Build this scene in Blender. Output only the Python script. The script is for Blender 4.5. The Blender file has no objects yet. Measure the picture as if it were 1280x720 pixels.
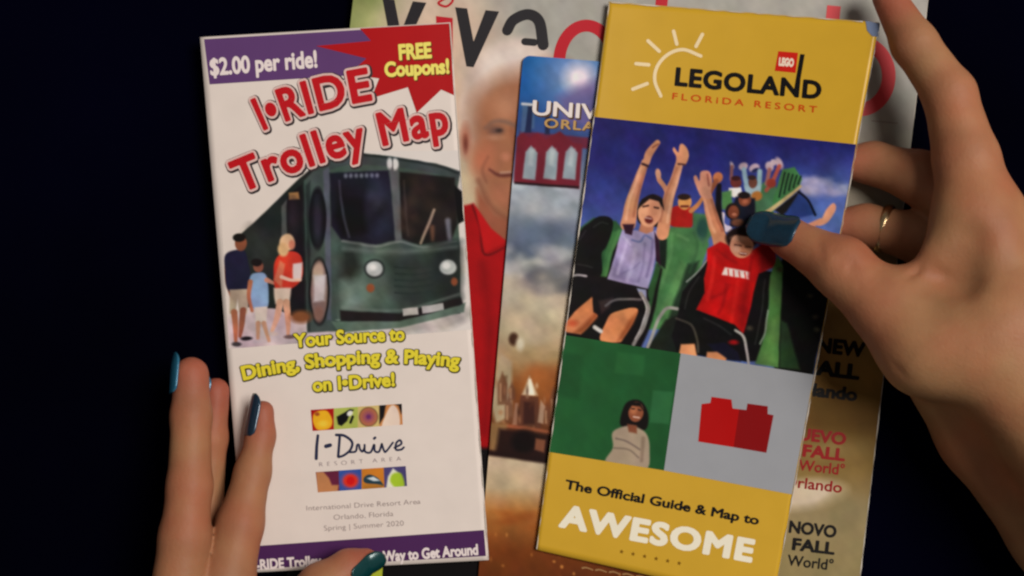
import bpy, bmesh, math, random
import numpy as np
from mathutils import Vector

# ------------------------------------------------------------------ camera, world, lamps, exposure
scene = bpy.context.scene
H = 0.55            # camera height above the table (m)
PPM = 3200.0        # photo pixels per metre on the table plane

def P(px, py, z):
    """photo pixel + height above the table -> point"""
    k = (1.0 - z / H) / PPM
    return ((px - 640.0) * k, (360.0 - py) * k, z)

cam_d = bpy.data.cameras.new("camera")
cam = bpy.data.objects.new("camera", cam_d)
scene.collection.objects.link(cam)
cam.location = (0, 0, H)
cam.rotation_euler = (0, 0, 0)
cam_d.sensor_width = 36.0
cam_d.lens = 36.0 * H / (1280.0 / PPM)
cam_d.clip_start = 0.01
cam_d.clip_end = 20.0
scene.camera = cam

world = bpy.data.worlds.new("World")
scene.world = world
world.use_nodes = True
wb = world.node_tree.nodes["Background"]
wb.inputs[0].default_value = (1.0, 0.93, 0.88, 1)
wb.inputs[1].default_value = 0.11

def area_lamp(name, loc, target, size, power, color):
    d = bpy.data.lights.new(name, 'AREA')
    d.shape = 'DISK'
    d.size = size
    d.energy = power
    d.color = color
    o = bpy.data.objects.new(name, d)
    scene.collection.objects.link(o)
    o.location = loc
    o.rotation_euler = (Vector(target) - Vector(loc)).to_track_quat('-Z', 'Y').to_euler()
    return o
area_lamp("room_lamp", (0.86, 0.36, 1.70), (0.0, 0.0, 0.0), 0.85, 34.5, (1.0, 0.925, 0.865))

scene.view_settings.view_transform = 'Standard'
scene.view_settings.look = 'None'
scene.view_settings.exposure = 0.0
scene.view_settings.gamma = 1.0
scene.render.engine = 'CYCLES'
scene.cycles.use_denoising = True
scene.cycles.filter_width = 2.4          # soft webcam optics
scene.cycles.max_bounces = 6

EXPO = np.array([0.80, 0.80, 0.80])      # display value of a white (albedo 1) sheet under the lamps

def lin(rgb):
    c = np.asarray(rgb, dtype=float) / 255.0
    return np.where(c <= 0.04045, c / 12.92, ((c + 0.055) / 1.055) ** 2.4)

def alb(rgb):
    return np.clip(lin(rgb) / EXPO, 0.002, 0.86)

def tone(rgb):
    """printing inks: deeper and more saturated towards the dark end"""
    v = np.asarray(rgb, dtype=float)
    return v * (0.72 + 0.24 * v / 255.0)

# ------------------------------------------------------------------ materials
def new_mat(name):
    m = bpy.data.materials.new(name)
    m.use_nodes = True
    return m, m.node_tree.nodes, m.node_tree.links, m.node_tree.nodes["Principled BSDF"]

def print_mat(name, rgb=None, rough=0.42, attr=False, mottle=0.06, spec=0.12):
    """printed coated paper: ink colour, faint mottling and paper tooth"""
    m, n, l, b = new_mat(name)
    tc = n.new("ShaderNodeTexCoord")
    no = n.new("ShaderNodeTexNoise")
    no.inputs["Scale"].default_value = 90.0
    no.inputs["Detail"].default_value = 4.0
    l.new(tc.outputs["Object"], no.inputs["Vector"])
    mr = n.new("ShaderNodeMapRange")
    mr.inputs[3].default_value = 1.0 - mottle
    mr.inputs[4].default_value = 1.0 + mottle
    l.new(no.outputs["Fac"], mr.inputs[0])
    mx = n.new("ShaderNodeVectorMath")
    mx.operation = 'SCALE'
    if attr:
        a = n.new("ShaderNodeAttribute")
        a.attribute_name = "ink"
        l.new(a.outputs["Color"], mx.inputs[0])
    else:
        c = alb(tone(rgb))
        mx.inputs[0].default_value = tuple(c)
    l.new(mr.outputs[0], mx.inputs["Scale"])
    l.new(mx.outputs[0], b.inputs["Base Color"])
    b.inputs["Roughness"].default_value = rough
    b.inputs["Specular IOR Level"].default_value = spec
    n2 = n.new("ShaderNodeTexNoise")
    n2.inputs["Scale"].default_value = 26.0
    n2.inputs["Detail"].default_value = 2.0
    l.new(tc.outputs["Object"], n2.inputs["Vector"])
    bp = n.new("ShaderNodeBump")
    bp.inputs["Strength"].default_value = 0.25
    bp.inputs["Distance"].default_value = 0.002
    l.new(n2.outputs["Fac"], bp.inputs["Height"])
    l.new(bp.outputs[0], b.inputs["Normal"])
    return m

_ink = {}
def ink(rgb):
    k = tuple(rgb)
    if k not in _ink:
        _ink[k] = print_mat("ink_%d_%d_%d" % k, rgb)
    return _ink[k]
MAT_PHOTO = print_mat("printed_photo_ink", attr=True, rough=0.5, spec=0.08)
MAT_PAPER = print_mat("paper_white", (226, 218, 210), rough=0.55)

def skin_mat():
    m, n, l, b = new_mat("skin")
    a = n.new("ShaderNodeAttribute"); a.attribute_name = "ink"
    tc = n.new("ShaderNodeTexCoord")
    no = n.new("ShaderNodeTexNoise"); no.inputs["Scale"].default_value = 60.0; no.inputs["Detail"].default_value = 5.0
    l.new(tc.outputs["Object"], no.inputs["Vector"])
    mr = n.new("ShaderNodeMapRange"); mr.inputs[3].default_value = 0.74; mr.inputs[4].default_value = 1.26
    l.new(no.outputs["Fac"], mr.inputs[0])
    mx = n.new("ShaderNodeVectorMath"); mx.operation = 'SCALE'
    l.new(a.outputs["Color"], mx.inputs[0]); l.new(mr.outputs[0], mx.inputs["Scale"])
    n4 = n.new("ShaderNodeTexNoise"); n4.inputs["Scale"].default_value = 38.0; n4.inputs["Detail"].default_value = 3.0
    l.new(tc.outputs["Object"], n4.inputs["Vector"])
    rp = n.new("ShaderNodeValToRGB")
    rp.color_ramp.elements[0].position = 0.35; rp.color_ramp.elements[0].color = (1.0, 1.0, 0.92, 1)
    rp.color_ramp.elements[1].position = 0.68; rp.color_ramp.elements[1].color = (1.0, 0.74, 0.70, 1)
    l.new(n4.outputs["Fac"], rp.inputs[0])
    mm = n.new("ShaderNodeVectorMath"); mm.operation = 'MULTIPLY'
    l.new(mx.outputs[0], mm.inputs[0]); l.new(rp.outputs[0], mm.inputs[1])
    l.new(mm.outputs[0], b.inputs["Base Color"])
    b.inputs["Roughness"].default_value = 0.58
    b.inputs["Specular IOR Level"].default_value = 0.3
    b.inputs["Subsurface Weight"].default_value = 0.18
    b.inputs["Subsurface Radius"].default_value = (1.0, 0.35, 0.18)
    b.inputs["Subsurface Scale"].default_value = 0.004
    vo = n.new("ShaderNodeTexVoronoi"); vo.inputs["Scale"].default_value = 520.0; vo.feature = 'DISTANCE_TO_EDGE'
    l.new(tc.outputs["Object"], vo.inputs["Vector"])
    n3 = n.new("ShaderNodeTexNoise"); n3.inputs["Scale"].default_value = 160.0; n3.inputs["Detail"].default_value = 4.0
    l.new(tc.outputs["Object"], n3.inputs["Vector"])
    ad = n.new("ShaderNodeMath"); ad.operation = 'MULTIPLY_ADD'; ad.inputs[1].default_value = 0.35
    l.new(vo.outputs["Distance"], ad.inputs[0]); l.new(n3.outputs["Fac"], ad.inputs[2])
    bp = n.new("ShaderNodeBump"); bp.inputs["Strength"].default_value = 0.4; bp.inputs["Distance"].default_value = 0.0006
    l.new(ad.outputs[0], bp.inputs["Height"]); l.new(bp.outputs[0], b.inputs["Normal"])
    return m
MAT_SKIN = skin_mat()

def polish_mat(name, rgb):
    m, n, l, b = new_mat(name)
    tc = n.new("ShaderNodeTexCoord")
    no = n.new("ShaderNodeTexNoise"); no.inputs["Scale"].default_value = 900.0
    l.new(tc.outputs["Object"], no.inputs["Vector"])
    mr = n.new("ShaderNodeMapRange"); mr.inputs[3].default_value = 0.75; mr.inputs[4].default_value = 1.3
    l.new(no.outputs["Fac"], mr.inputs[0])
    mx = n.new("ShaderNodeVectorMath"); mx.operation = 'SCALE'
    mx.inputs[0].default_value = tuple(alb(rgb)); l.new(mr.outputs[0], mx.inputs["Scale"])
    l.new(mx.outputs[0], b.inputs["Base Color"])
    b.inputs["Roughness"].default_value = 0.28
    b.inputs["Metallic"].default_value = 0.25
    b.inputs["Coat Weight"].default_value = 0.5
    b.inputs["Coat Roughness"].default_value = 0.15
    return m

def table_mat():
    m, n, l, b = new_mat("black_cloth")
    tc = n.new("ShaderNodeTexCoord")
    no = n.new("ShaderNodeTexNoise"); no.inputs["Scale"].default_value = 5.0; no.inputs["Detail"].default_value = 6.0
    l.new(tc.outputs["Object"], no.inputs["Vector"])
    cr = n.new("ShaderNodeValToRGB")
    cr.color_ramp.elements[0].position = 0.3; cr.color_ramp.elements[0].color = (0.0006, 0.0006, 0.002, 1)
    cr.color_ramp.elements[1].position = 0.75; cr.color_ramp.elements[1].color = (0.0010, 0.0010, 0.0066, 1)
    l.new(no.outputs["Fac"], cr.inputs[0])
    l.new(cr.outputs[0], b.inputs["Base Color"])
    b.inputs["Roughness"].default_value = 1.0
    b.inputs["Specular IOR Level"].default_value = 0.0
    return m

# ------------------------------------------------------------------ object helpers
def link(o, parent=None):
    scene.collection.objects.link(o)
    if parent is not None:
        o.parent = parent
    return o

def thing(name, label, cat, group=None):
    o = bpy.data.objects.new(name, None)
    o.empty_display_size = 0.02
    o["label"] = label
    o["category"] = cat
    if group:
        o["group"] = group
    return link(o)

def mesh_np(name, verts, faces, mat, parent=None, cols=None, smooth=True):
    """verts (n,3) array, faces (m,k) int array with k fixed, or a list of lists"""
    me = bpy.data.meshes.new(name)
    if isinstance(faces, np.ndarray):
        verts = np.asarray(verts, dtype=np.float32)
        m, k = faces.shape
        me.vertices.add(len(verts)); me.vertices.foreach_set("co", verts.ravel())
        me.loops.add(m * k); me.loops.foreach_set("vertex_index", faces.astype(np.int32).ravel())
        me.polygons.add(m)
        me.polygons.foreach_set("loop_start", np.arange(0, m * k, k, dtype=np.int32))
        me.update(calc_edges=True)
    else:
        me.from_pydata([tuple(v) for v in verts], [], faces)
        me.update()
    me.validate()
    if smooth:
        me.polygons.foreach_set("use_smooth", np.ones(len(me.polygons), dtype=bool))
    if cols is not None:
        at = me.color_attributes.new("ink", 'FLOAT_COLOR', 'POINT')
        c4 = np.ones((len(me.vertices), 4), dtype=np.float32); c4[:, :3] = cols
        at.data.foreach_set("color", c4.ravel())
    me.materials.append(mat)
    o = bpy.data.objects.new(name, me)
    return link(o, parent)

# ------------------------------------------------------------------ a printed sheet: an outline in the photo lying on its own height field
def fbm(x, y, seed=0, octaves=3):
    r = np.random.RandomState(seed)
    out = np.zeros_like(x, dtype=float)
    for o in range(octaves):
        for _ in range(3):
            a = r.rand() * 6.283; f = 2.0 ** o
            out += np.sin((x * math.cos(a) + y * math.sin(a)) * f + r.rand() * 6.283) / f
    return out / 4.0

class Sheet:
    def __init__(self, quad, zfun, round_corner=0.0):
        self.q = np.array(quad, dtype=float)      # TL TR BR BL in photo pixels
        self.zfun = zfun
        self.rc = round_corner
    def px(self, s, t):
        q = self.q
        if self.rc:
            W = np.linalg.norm(q[1] - q[0]); Hh = np.linalg.norm(q[3] - q[0]); r = self.rc
            X = s * W; Y = t * Hh
            ins = (X < r) & (Y < r)
            dx, dy = r - X, r - Y
            m = np.maximum(np.maximum(dx, dy), 1e-9); d = np.sqrt(dx * dx + dy * dy) + 1e-9
            f = np.where(ins, m / d, 1.0)
            X = np.where(ins, r - dx * f, X); Y = np.where(ins, r - dy * f, Y)
            s, t = X / W, Y / Hh
        s = s[..., None]; t = t[..., None]
        return (q[0] * (1 - s) + q[1] * s) * (1 - t) + (q[3] * (1 - s) + q[2] * s) * t
    def world(self, pxy, lift=0.0):
        pxy = np.asarray(pxy, dtype=float)
        z = self.zfun(pxy[..., 0], pxy[..., 1]) + lift
        k = (1.0 - z / H) / PPM
        return np.stack([(pxy[..., 0] - 640.0) * k, (360.0 - pxy[..., 1]) * k, z], -1)

def grid_faces(nx, ny):
    i = np.arange(nx * ny).reshape(ny, nx)
    return np.stack([i[:-1, :-1], i[1:, :-1], i[1:, 1:], i[:-1, 1:]], -1).reshape(-1, 4)

def slab(name, sh, mat, parent, lift, thick, nx=40, ny=70, inset=0.0, shift=(0, 0)):
    """a leaf or block of leaves of real thickness following the sheet"""
    s, t = np.meshgrid(np.linspace(inset, 1 - inset, nx), np.linspace(inset * .6, 1 - inset * .6, ny))
    pxy = sh.px(s, t) + np.array(shift)
    top = sh.world(pxy, lift).reshape(-1, 3)
    bot = top.copy(); bot[:, 2] -= thick
    f = grid_faces(nx, ny)
    n = nx * ny
    i = np.arange(n).reshape(ny, nx)
    loop = np.concatenate([i[0, :-1], i[:-1, -1], i[-1, :0:-1], i[:0:-1, 0]])
    nxt = np.roll(loop, -1)
    side = np.stack([loop, nxt, nxt + n, loop + n], -1)
    fb = f[:, ::-1] + n
    o = mesh_np(name, np.vstack([top, bot]), np.vstack([f, fb, side]), mat, parent, smooth=False)
    return o

def flat_poly(name, sh, pts, mat, parent, lift, step=9.0):
    """a flat printed colour area (polygon in photo pixels) laid on the sheet, cut to follow its bend"""
    bm = bmesh.new()
    vs = [bm.verts.new((p[0], p[1], 0)) for p in pts]
    bm.faces.new(vs)
    bmesh.ops.triangulate(bm, faces=bm.faces[:])
    xs = [p[0] for p in pts]; ys = [p[1] for p in pts]
    for ax, lo, hi in ((0, min(xs), max(xs)), (1, min(ys), max(ys))):
        v = lo + step
        while v < hi:
            co = (v, 0, 0) if ax == 0 else (0, v, 0)
            no = (1, 0, 0) if ax == 0 else (0, 1, 0)
            bmesh.ops.bisect_plane(bm, geom=bm.verts[:] + bm.edges[:] + bm.faces[:], plane_co=co, plane_no=no)
            v += step
    bm.verts.ensure_lookup_table()
    co = np.array([v.co[:2] for v in bm.verts])
    w = sh.world(co, lift)
    faces = []
    for f in bm.faces:
        idx = [v.index for v in f.verts]
        a = co[idx]
        area = np.sum(a[:, 0] * np.roll(a[:, 1], -1) - np.roll(a[:, 0], -1) * a[:, 1])
        faces.append(idx if area < 0 else idx[::-1])     # photo y points down
    bm.verts.index_update()
    bm.free()
    return mesh_np(name, w, faces, mat, parent, smooth=False)

# ------------------------------------------------------------------ lettering
_tc = {}
def glyphs(text, spacing):
    """outline segments of the letters: list of (n,4) arrays, one per connected piece"""
    key = (text, spacing)
    if key in _tc:
        return _tc[key]
    cu = bpy.data.curves.new("glyphs", 'FONT')
    cu.body = text
    cu.resolution_u = 4
    cu.space_character = spacing
    cu.fill_mode = 'FRONT'
    o = bpy.data.objects.new("glyphs", cu)
    scene.collection.objects.link(o)
    dg = bpy.context.evaluated_depsgraph_get()
    me = o.evaluated_get(dg).to_mesh()
    co = np.array([v.co[:2] for v in me.vertices], dtype=float).reshape(-1, 2)
    cnt = {}
    par = list(range(len(co)))
    def find(a):
        while par[a] != a:
            par[a] = par[par[a]]; a = par[a]
        return a
    for p in me.polygons:
        v = list(p.vertices)
        for a, b in zip(v, v[1:] + v[:1]):
            k = (min(a, b), max(a, b)); cnt[k] = cnt.get(k, 0) + 1
            par[find(a)] = find(b)
    o.evaluated_get(dg).to_mesh_clear()
    bpy.data.objects.remove(o); bpy.data.curves.remove(cu)
    comp = {}
    for (a, b), n in cnt.items():
        if n == 1:
            comp.setdefault(find(a), []).append((*co[a], *co[b]))
    _tc[key] = [np.array(c) for c in comp.values()]
    return _tc[key]

def contour_mesh(F, x0, y0, h):
    """filled area F < 0 on a grid, as polygons (marching squares, rows of full cells merged)"""
    ny, nx = F.shape
    V, idx, faces = [], {}, []
    def vert(x, y):
        k = (round(x, 5), round(y, 5))
        if k not in idx:
            idx[k] = len(V); V.append((x0 + x * h, y0 + y * h))
        return idx[k]
    S = F < 0
    n4 = S[:-1, :-1].astype(int) + S[:-1, 1:] + S[1:, :-1] + S[1:, 1:]
    for j in range(ny - 1):
        row = n4[j]
        act = np.nonzero(row)[0]
        run = None
        last = -2
        for i in act:
            if row[i] == 4:
                if run is not None and i == last + 1:
                    last = i
                else:
                    if run is not None:
                        faces.append([vert(run, j), vert(last + 1, j), vert(last + 1, j + 1), vert(run, j + 1)])
                    run, last = i, i
                continue
            c = [(i, j), (i + 1, j), (i + 1, j + 1), (i, j + 1)]
            f = [F[q[1], q[0]] for q in c]
            poly = []
            for k in range(4):
                a, b = c[k], c[(k + 1) % 4]; fa, fb = f[k], f[(k + 1) % 4]
                if fa < 0:
                    poly.append(vert(*a))
                if (fa < 0) != (fb < 0):
                    t = fa / (fa - fb)
                    poly.append(vert(a[0] + (b[0] - a[0]) * t, a[1] + (b[1] - a[1]) * t))
            q = [p for n, p in enumerate(poly) if p != poly[n - 1]]
            if len(q) >= 3:
                faces.append(q)
        if run is not None:
            faces.append([vert(run, j), vert(last + 1, j), vert(last + 1, j + 1), vert(run, j + 1)])
    return np.array(V).reshape(-1, 2), faces

CAP = None
def text_on(name, sh, text, base, cap, mat, parent, lift, bold=0.03, spacing=1.0, grow=0.0, shift=(0, 0), lean=0.0):
    """base: 2 or 3 photo points (straight or quadratic baseline); the text is fitted to that length, cap = capital height in pixels"""
    global CAP
    if CAP is None:
        CAP = max(c[:, 1].max() for c in glyphs("H", 1.0))
    gl = glyphs(text, spacing)
    allp = np.vstack(gl)
    x0, x1 = min(allp[:, 0].min(), allp[:, 2].min()) - bold, max(allp[:, 0].max(), allp[:, 2].max()) + bold
    w = bold + grow
    h = CAP / (cap * 1.35)
    m = w + 2 * h
    gx0, gy0 = x0 - grow - m, allp[:, 1].min() - m
    nx = int((x1 + grow + m - gx0) / h) + 2; ny = int((allp[:, 1].max() + m - gy0) / h) + 2
    F = np.full((ny, nx), 9.0)
    for c in gl:
        i0 = max(int((c[:, (0, 2)].min() - m - gx0) / h), 0); i1 = min(int((c[:, (0, 2)].max() + m - gx0) / h) + 2, nx)
        j0 = max(int((c[:, (1, 3)].min() - m - gy0) / h), 0); j1 = min(int((c[:, (1, 3)].max() + m - gy0) / h) + 2, ny)
        X, Y = np.meshgrid(gx0 + np.arange(i0, i1) * h, gy0 + np.arange(j0, j1) * h)
        d = np.full(X.shape, 1e9); ins = np.zeros(X.shape, dtype=bool)
        for ax, ay, bx, by in c:
            ex, ey = bx - ax, by - ay
            t = np.clip(((X - ax) * ex + (Y - ay) * ey) / (ex * ex + ey * ey + 1e-15), 0, 1)
            d = np.minimum(d, (X - ax - ex * t) ** 2 + (Y - ay - ey * t) ** 2)
            if ay != by:
                ins ^= ((ay > Y) != (by > Y)) & (X < ex * (Y - ay) / (by - ay) + ax)
        d = np.sqrt(d) * np.where(ins, -1, 1) - w
        F[j0:j1, i0:i1] = np.minimum(F[j0:j1, i0:i1], d)
    F = np.where(np.abs(F) < 1e-7, 1e-7, F)
    co, fs = contour_mesh(F, gx0, gy0, h)
    b = [np.array(p, dtype=float) for p in base]
    if len(b) == 2:
        b = [b[0], (b[0] + b[1]) / 2, b[1]]
    u = (co[:, 0] - x0) / (x1 - x0)
    v = co[:, 1] / CAP * cap
    u = u[:, None]
    pos = b[0] * (1 - u) ** 2 + 2 * b[1] * u * (1 - u) + b[2] * u ** 2
    tan = 2 * (b[1] - b[0]) * (1 - u) + 2 * (b[2] - b[1]) * u
    tan /= np.linalg.norm(tan, axis=1)[:, None]
    up = np.stack([tan[:, 1], -tan[:, 0]], -1)
    p = pos + up * v[:, None] + tan * (v * lean)[:, None] + np.array(shift)
    return mesh_np(name, sh.world(p, lift), fs, mat, parent, smooth=False)

def smooth_path(pts, n=8):
    pts = [np.array(p, dtype=float) for p in pts]
    if len(pts) < 3:
        return np.array(pts)
    ext = [2 * pts[0] - pts[1]] + pts + [2 * pts[-1] - pts[-2]]
    out = []
    for i in range(1, len(ext) - 2):
        p0, p1, p2, p3 = ext[i - 1:i + 3]
        for k in range(n):
            t = k / n
            out.append(0.5 * (2 * p1 + (p2 - p0) * t + (2 * p0 - 5 * p1 + 4 * p2 - p3) * t * t + (3 * p1 - p0 - 3 * p2 + p3) * t ** 3))
    out.append(pts[-1])
    return np.array(out)

def strokes(name, sh, paths, mat, parent, lift, smooth=True):
    """pen strokes: list of (points, width or (w0, w1)) in photo pixels, as flat ribbons with rounded ends"""
    V, F = [], []
    for pts, w in paths:
        c = smooth_path(pts) if smooth else np.array(pts, dtype=float)
        n = len(c)
        w0, w1 = (w if isinstance(w, tuple) else (w, w)) if not isinstance(w, np.ndarray) else (1, 1)
        ww = w / 2 if isinstance(w, np.ndarray) else np.linspace(w0, w1, n) / 2
        t = np.gradient(c, axis=0); t /= np.linalg.norm(t, axis=1)[:, None] + 1e-9
        nn = np.stack([-t[:, 1], t[:, 0]], -1)
        b = len(V)
        L = c + nn * ww[:, None]; R = c - nn * ww[:, None]
        V += list(L) + list(R)
        for i in range(n - 1):
            F.append([b + i, b + i + 1, b + n + i + 1, b + n + i])
        for e, sgn in ((0, -1), (n - 1, 1)):
            cb = len(V)
            a0 = math.atan2(nn[e][1], nn[e][0])
            arc = [c[e] + ww[e] * np.array([math.cos(a0 - sgn * math.pi * k / 6), math.sin(a0 - sgn * math.pi * k / 6)]) for k in range(7)]
            V += arc
            F.append(list(range(cb, cb + 7)))
    V = np.array(V)
    out = []
    for f in F:
        a = V[f]
        area = np.sum(a[:, 0] * np.roll(a[:, 1], -1) - np.roll(a[:, 0], -1) * a[:, 1])
        out.append(f if area < 0 else f[::-1])
    return mesh_np(name, sh.world(V, lift), out, mat, parent, smooth=False)

# ------------------------------------------------------------------ printed pictures: shapes drawn by code into ink colours on a fine mesh
class Canvas:
    def __init__(self, x0, y0, x1, y1, rgb, res=1.25):
        self.x0, self.y0, self.res = x0, y0, res
        w = int((x1 - x0) * res) + 1; h = int((y1 - y0) * res) + 1
        self.X, self.Y = np.meshgrid(x0 + np.arange(w) / res, y0 + np.arange(h) / res)
        self.a = np.empty((h, w, 3)); self.a[:] = rgb
        self.grain = 1.0
        self.paper = None
    def mix(self, cov, rgb, sl=None):
        v = self.a if sl is None else self.a[sl]
        v += (np.asarray(rgb, dtype=float) - v) * cov[..., None]
    def box(self, xa, ya, xb, yb):
        r = self.res
        i0 = max(int((ya - self.y0) * r), 0); i1 = min(int((yb - self.y0) * r) + 2, self.a.shape[0])
        j0 = max(int((xa - self.x0) * r), 0); j1 = min(int((xb - self.x0) * r) + 2, self.a.shape[1])
        return (slice(i0, max(i1, i0)), slice(j0, max(j1, j0)))
    def poly(self, pts, rgb, soft=1.6, alpha=1.0, curve=False):
        p = np.array(pts, dtype=float)
        if curve:
            q = np.vstack([p, p[:1]])
            ext = [p[-1]] + list(q) + [p[1]]
            out = []
            for i in range(1, len(ext) - 2):
                a, b, c, d = ext[i - 1:i + 3]
                for k in range(5):
                    t = k / 5
                    out.append(0.5 * (2 * b + (c - a) * t + (2 * a - 5 * b + 4 * c - d) * t * t + (3 * b - a - 3 * c + d) * t ** 3))
            p = np.array(out)
        sl = self.box(p[:, 0].min() - soft, p[:, 1].min() - soft, p[:, 0].max() + soft, p[:, 1].max() + soft)
        X, Y = self.X[sl], self.Y[sl]
        if X.size == 0:
            return
        d = np.full(X.shape, 1e9); ins = np.zeros(X.shape, dtype=bool)
        for i in range(len(p)):
            ax, ay = p[i]; bx, by = p[(i + 1) % len(p)]
            ex, ey = bx - ax, by - ay
            t = np.clip(((X - ax) * ex + (Y - ay) * ey) / (ex * ex + ey * ey + 1e-12), 0, 1)
            d = np.minimum(d, (X - ax - ex * t) ** 2 + (Y - ay - ey * t) ** 2)
            if ay != by:
                c = ((ay > Y) != (by > Y)) & (X < ex * (Y - ay) / (by - ay) + ax)
                ins ^= c
        d = np.sqrt(d) * np.where(ins, -1, 1)
        self.mix(np.clip(0.5 - d / soft, 0, 1) * alpha, rgb, sl)
    def ell(self, cx, cy, rx, ry, rgb, rot=0.0, soft=1.6, alpha=1.0):
        m = max(rx, ry) + soft
        sl = self.box(cx - m, cy - m, cx + m, cy + m)
        X, Y = self.X[sl] - cx, self.Y[sl] - cy
        if X.size == 0:
            return
        c, s = math.cos(math.radians(rot)), math.sin(math.radians(rot))
        u, v = X * c + Y * s, -X * s + Y * c
        k = np.sqrt((u / rx) ** 2 + (v / ry) ** 2)
        d = (k - 1) * min(rx, ry)
        self.mix(np.clip(0.5 - d / soft, 0, 1) * alpha, rgb, sl)
    def line(self, pts, w, rgb, soft=1.4, alpha=1.0, curve=True):
        """tapered limb or bar; w one width or one per point"""
        p = np.array(pts, dtype=float)
        ws = np.array(w if hasattr(w, '__len__') else [w] * len(p), dtype=float)
        if curve and len(p) > 2:
            q = smooth_path(p, 5)
            ws = np.interp(np.linspace(0, len(p) - 1, len(q)), np.arange(len(p)), ws); p = q
        m = ws.max() / 2 + soft
        sl = self.box(p[:, 0].min() - m, p[:, 1].min() - m, p[:, 0].max() + m, p[:, 1].max() + m)
        X, Y = self.X[sl], self.Y[sl]
        if X.size == 0:
            return
        d = np.full(X.shape, 1e9)
        for i in range(len(p) - 1):
            ax, ay = p[i]; ex, ey = p[i + 1] - p[i]
            t = np.clip(((X - ax) * ex + (Y - ay) * ey) / (ex * ex + ey * ey + 1e-12), 0, 1)
            d = np.minimum(d, np.hypot(X - ax - ex * t, Y - ay - ey * t) - (ws[i] + (ws[i + 1] - ws[i]) * t) / 2)
        self.mix(np.clip(0.5 - d / soft, 0, 1) * alpha, rgb, sl)
    def vgrad(self, stops, sl=None):
        y = self.Y if sl is None else self.Y[sl]
        ys = [s[0] for s in stops]
        g = np.stack([np.interp(y, ys, [s[1][k] for s in stops]) for k in range(3)], -1)
        if sl is None:
            self.a[:] = g
        else:
            self.a[sl] = g
    def noise(self, amp, scale, seed, sl=None):
        X = self.X if sl is None else self.X[sl]; Y = self.Y if sl is None else self.Y[sl]
        v = fbm(X / scale, Y / scale, seed, 4) * amp
        if sl is None:
            self.a += v[..., None]
        else:
            self.a[sl] += v[..., None]
    def cloud(self, cx, cy, rx, ry, rgb, seed, n=14, alpha=0.5):
        r = random.Random(seed)
        for _ in range(n):
            self.ell(cx + r.uniform(-rx, rx), cy + r.uniform(-ry, ry), r.uniform(.2, .5) * rx, r.uniform(.25, .6) * ry, rgb, r.uniform(-30, 30), soft=min(rx, ry) * .7, alpha=alpha * r.uniform(.4, 1))
    def blur(self, n=1):
        for _ in range(n):
            a = np.pad(self.a, ((1, 1), (1, 1), (0, 0)), mode='edge')
            a = (a[:-2] + 2 * a[1:-1] + a[2:]) / 4
            self.a = (a[:, :-2] + 2 * a[:, 1:-1] + a[:, 2:]) / 4
    def finish(self):
        """photographic grain: edges wander a little, tones vary"""
        X, Y = self.X, self.Y
        g = self.grain
        if self.paper is not None:
            g = g * np.clip((np.abs(self.a - np.array(self.paper)).sum(-1) - 6) / 60.0, 0, 1)
        self.a = self.sample(np.stack([X + g * 0.5 * fbm(X / 5.5, Y / 5.5, 51, 2), Y + g * 0.5 * fbm(X / 5.5, Y / 5.5, 52, 2)], -1))
        self.a *= (1 + g * (0.13 * fbm(X / 8, Y / 8, 53, 3) + 0.035 * fbm(X / 2.2, Y / 2.2, 54, 2)))[..., None]
        self.a += (g * np.ones_like(X))[..., None] * 4 * np.stack([fbm(X / 7, Y / 7, 60 + k, 2) for k in range(3)], -1)
    def sample(self, pxy):
        j = np.clip((pxy[..., 0] - self.x0) * self.res, 0, self.a.shape[1] - 1.001)
        i = np.clip((pxy[..., 1] - self.y0) * self.res, 0, self.a.shape[0] - 1.001)
        i0, j0 = i.astype(int), j.astype(int); fi, fj = (i - i0)[..., None], (j - j0)[..., None]
        a = self.a
        return (a[i0, j0] * (1 - fj) + a[i0, j0 + 1] * fj) * (1 - fi) + (a[i0 + 1, j0] * (1 - fj) + a[i0 + 1, j0 + 1] * fj) * fi

def photo(name, sh, canvas, quad, parent, lift, step=0.85):
    """printed picture filling a four-cornered area of the sheet"""
    q = np.array(quad, dtype=float)
    nx = int(max(np.linalg.norm(q[1] - q[0]), np.linalg.norm(q[2] - q[3])) / step) + 2
    ny = int(max(np.linalg.norm(q[3] - q[0]), np.linalg.norm(q[2] - q[1])) / step) + 2
    s, t = np.meshgrid(np.linspace(0, 1, nx), np.linspace(0, 1, ny))
    pxy = Sheet(q, None, sh.rc if quad is sh.q else 0.0).px(s, t)
    canvas.finish()
    cols = alb(tone(np.clip(canvas.sample(pxy), 0, 255))).reshape(-1, 3)
    return mesh_np(name, sh.world(pxy, lift).reshape(-1, 3), grid_faces(nx, ny), MAT_PHOTO, parent, cols, smooth=True)

# ================================================================== THE SETTING
bm = bmesh.new()
bmesh.ops.create_grid(bm, x_segments=8, y_segments=8, size=1.5)
me = bpy.data.meshes.new("tabletop"); bm.to_mesh(me); bm.free()
me.materials.append(table_mat())
tb = link(bpy.data.objects.new("tabletop", me))
tb["kind"] = "structure"; tb["label"] = "plain black tabletop under the leaflets and the hands"; tb["category"] = "tabletop"

MM = 0.001
L1 = 0.00007            # one ink layer

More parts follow.
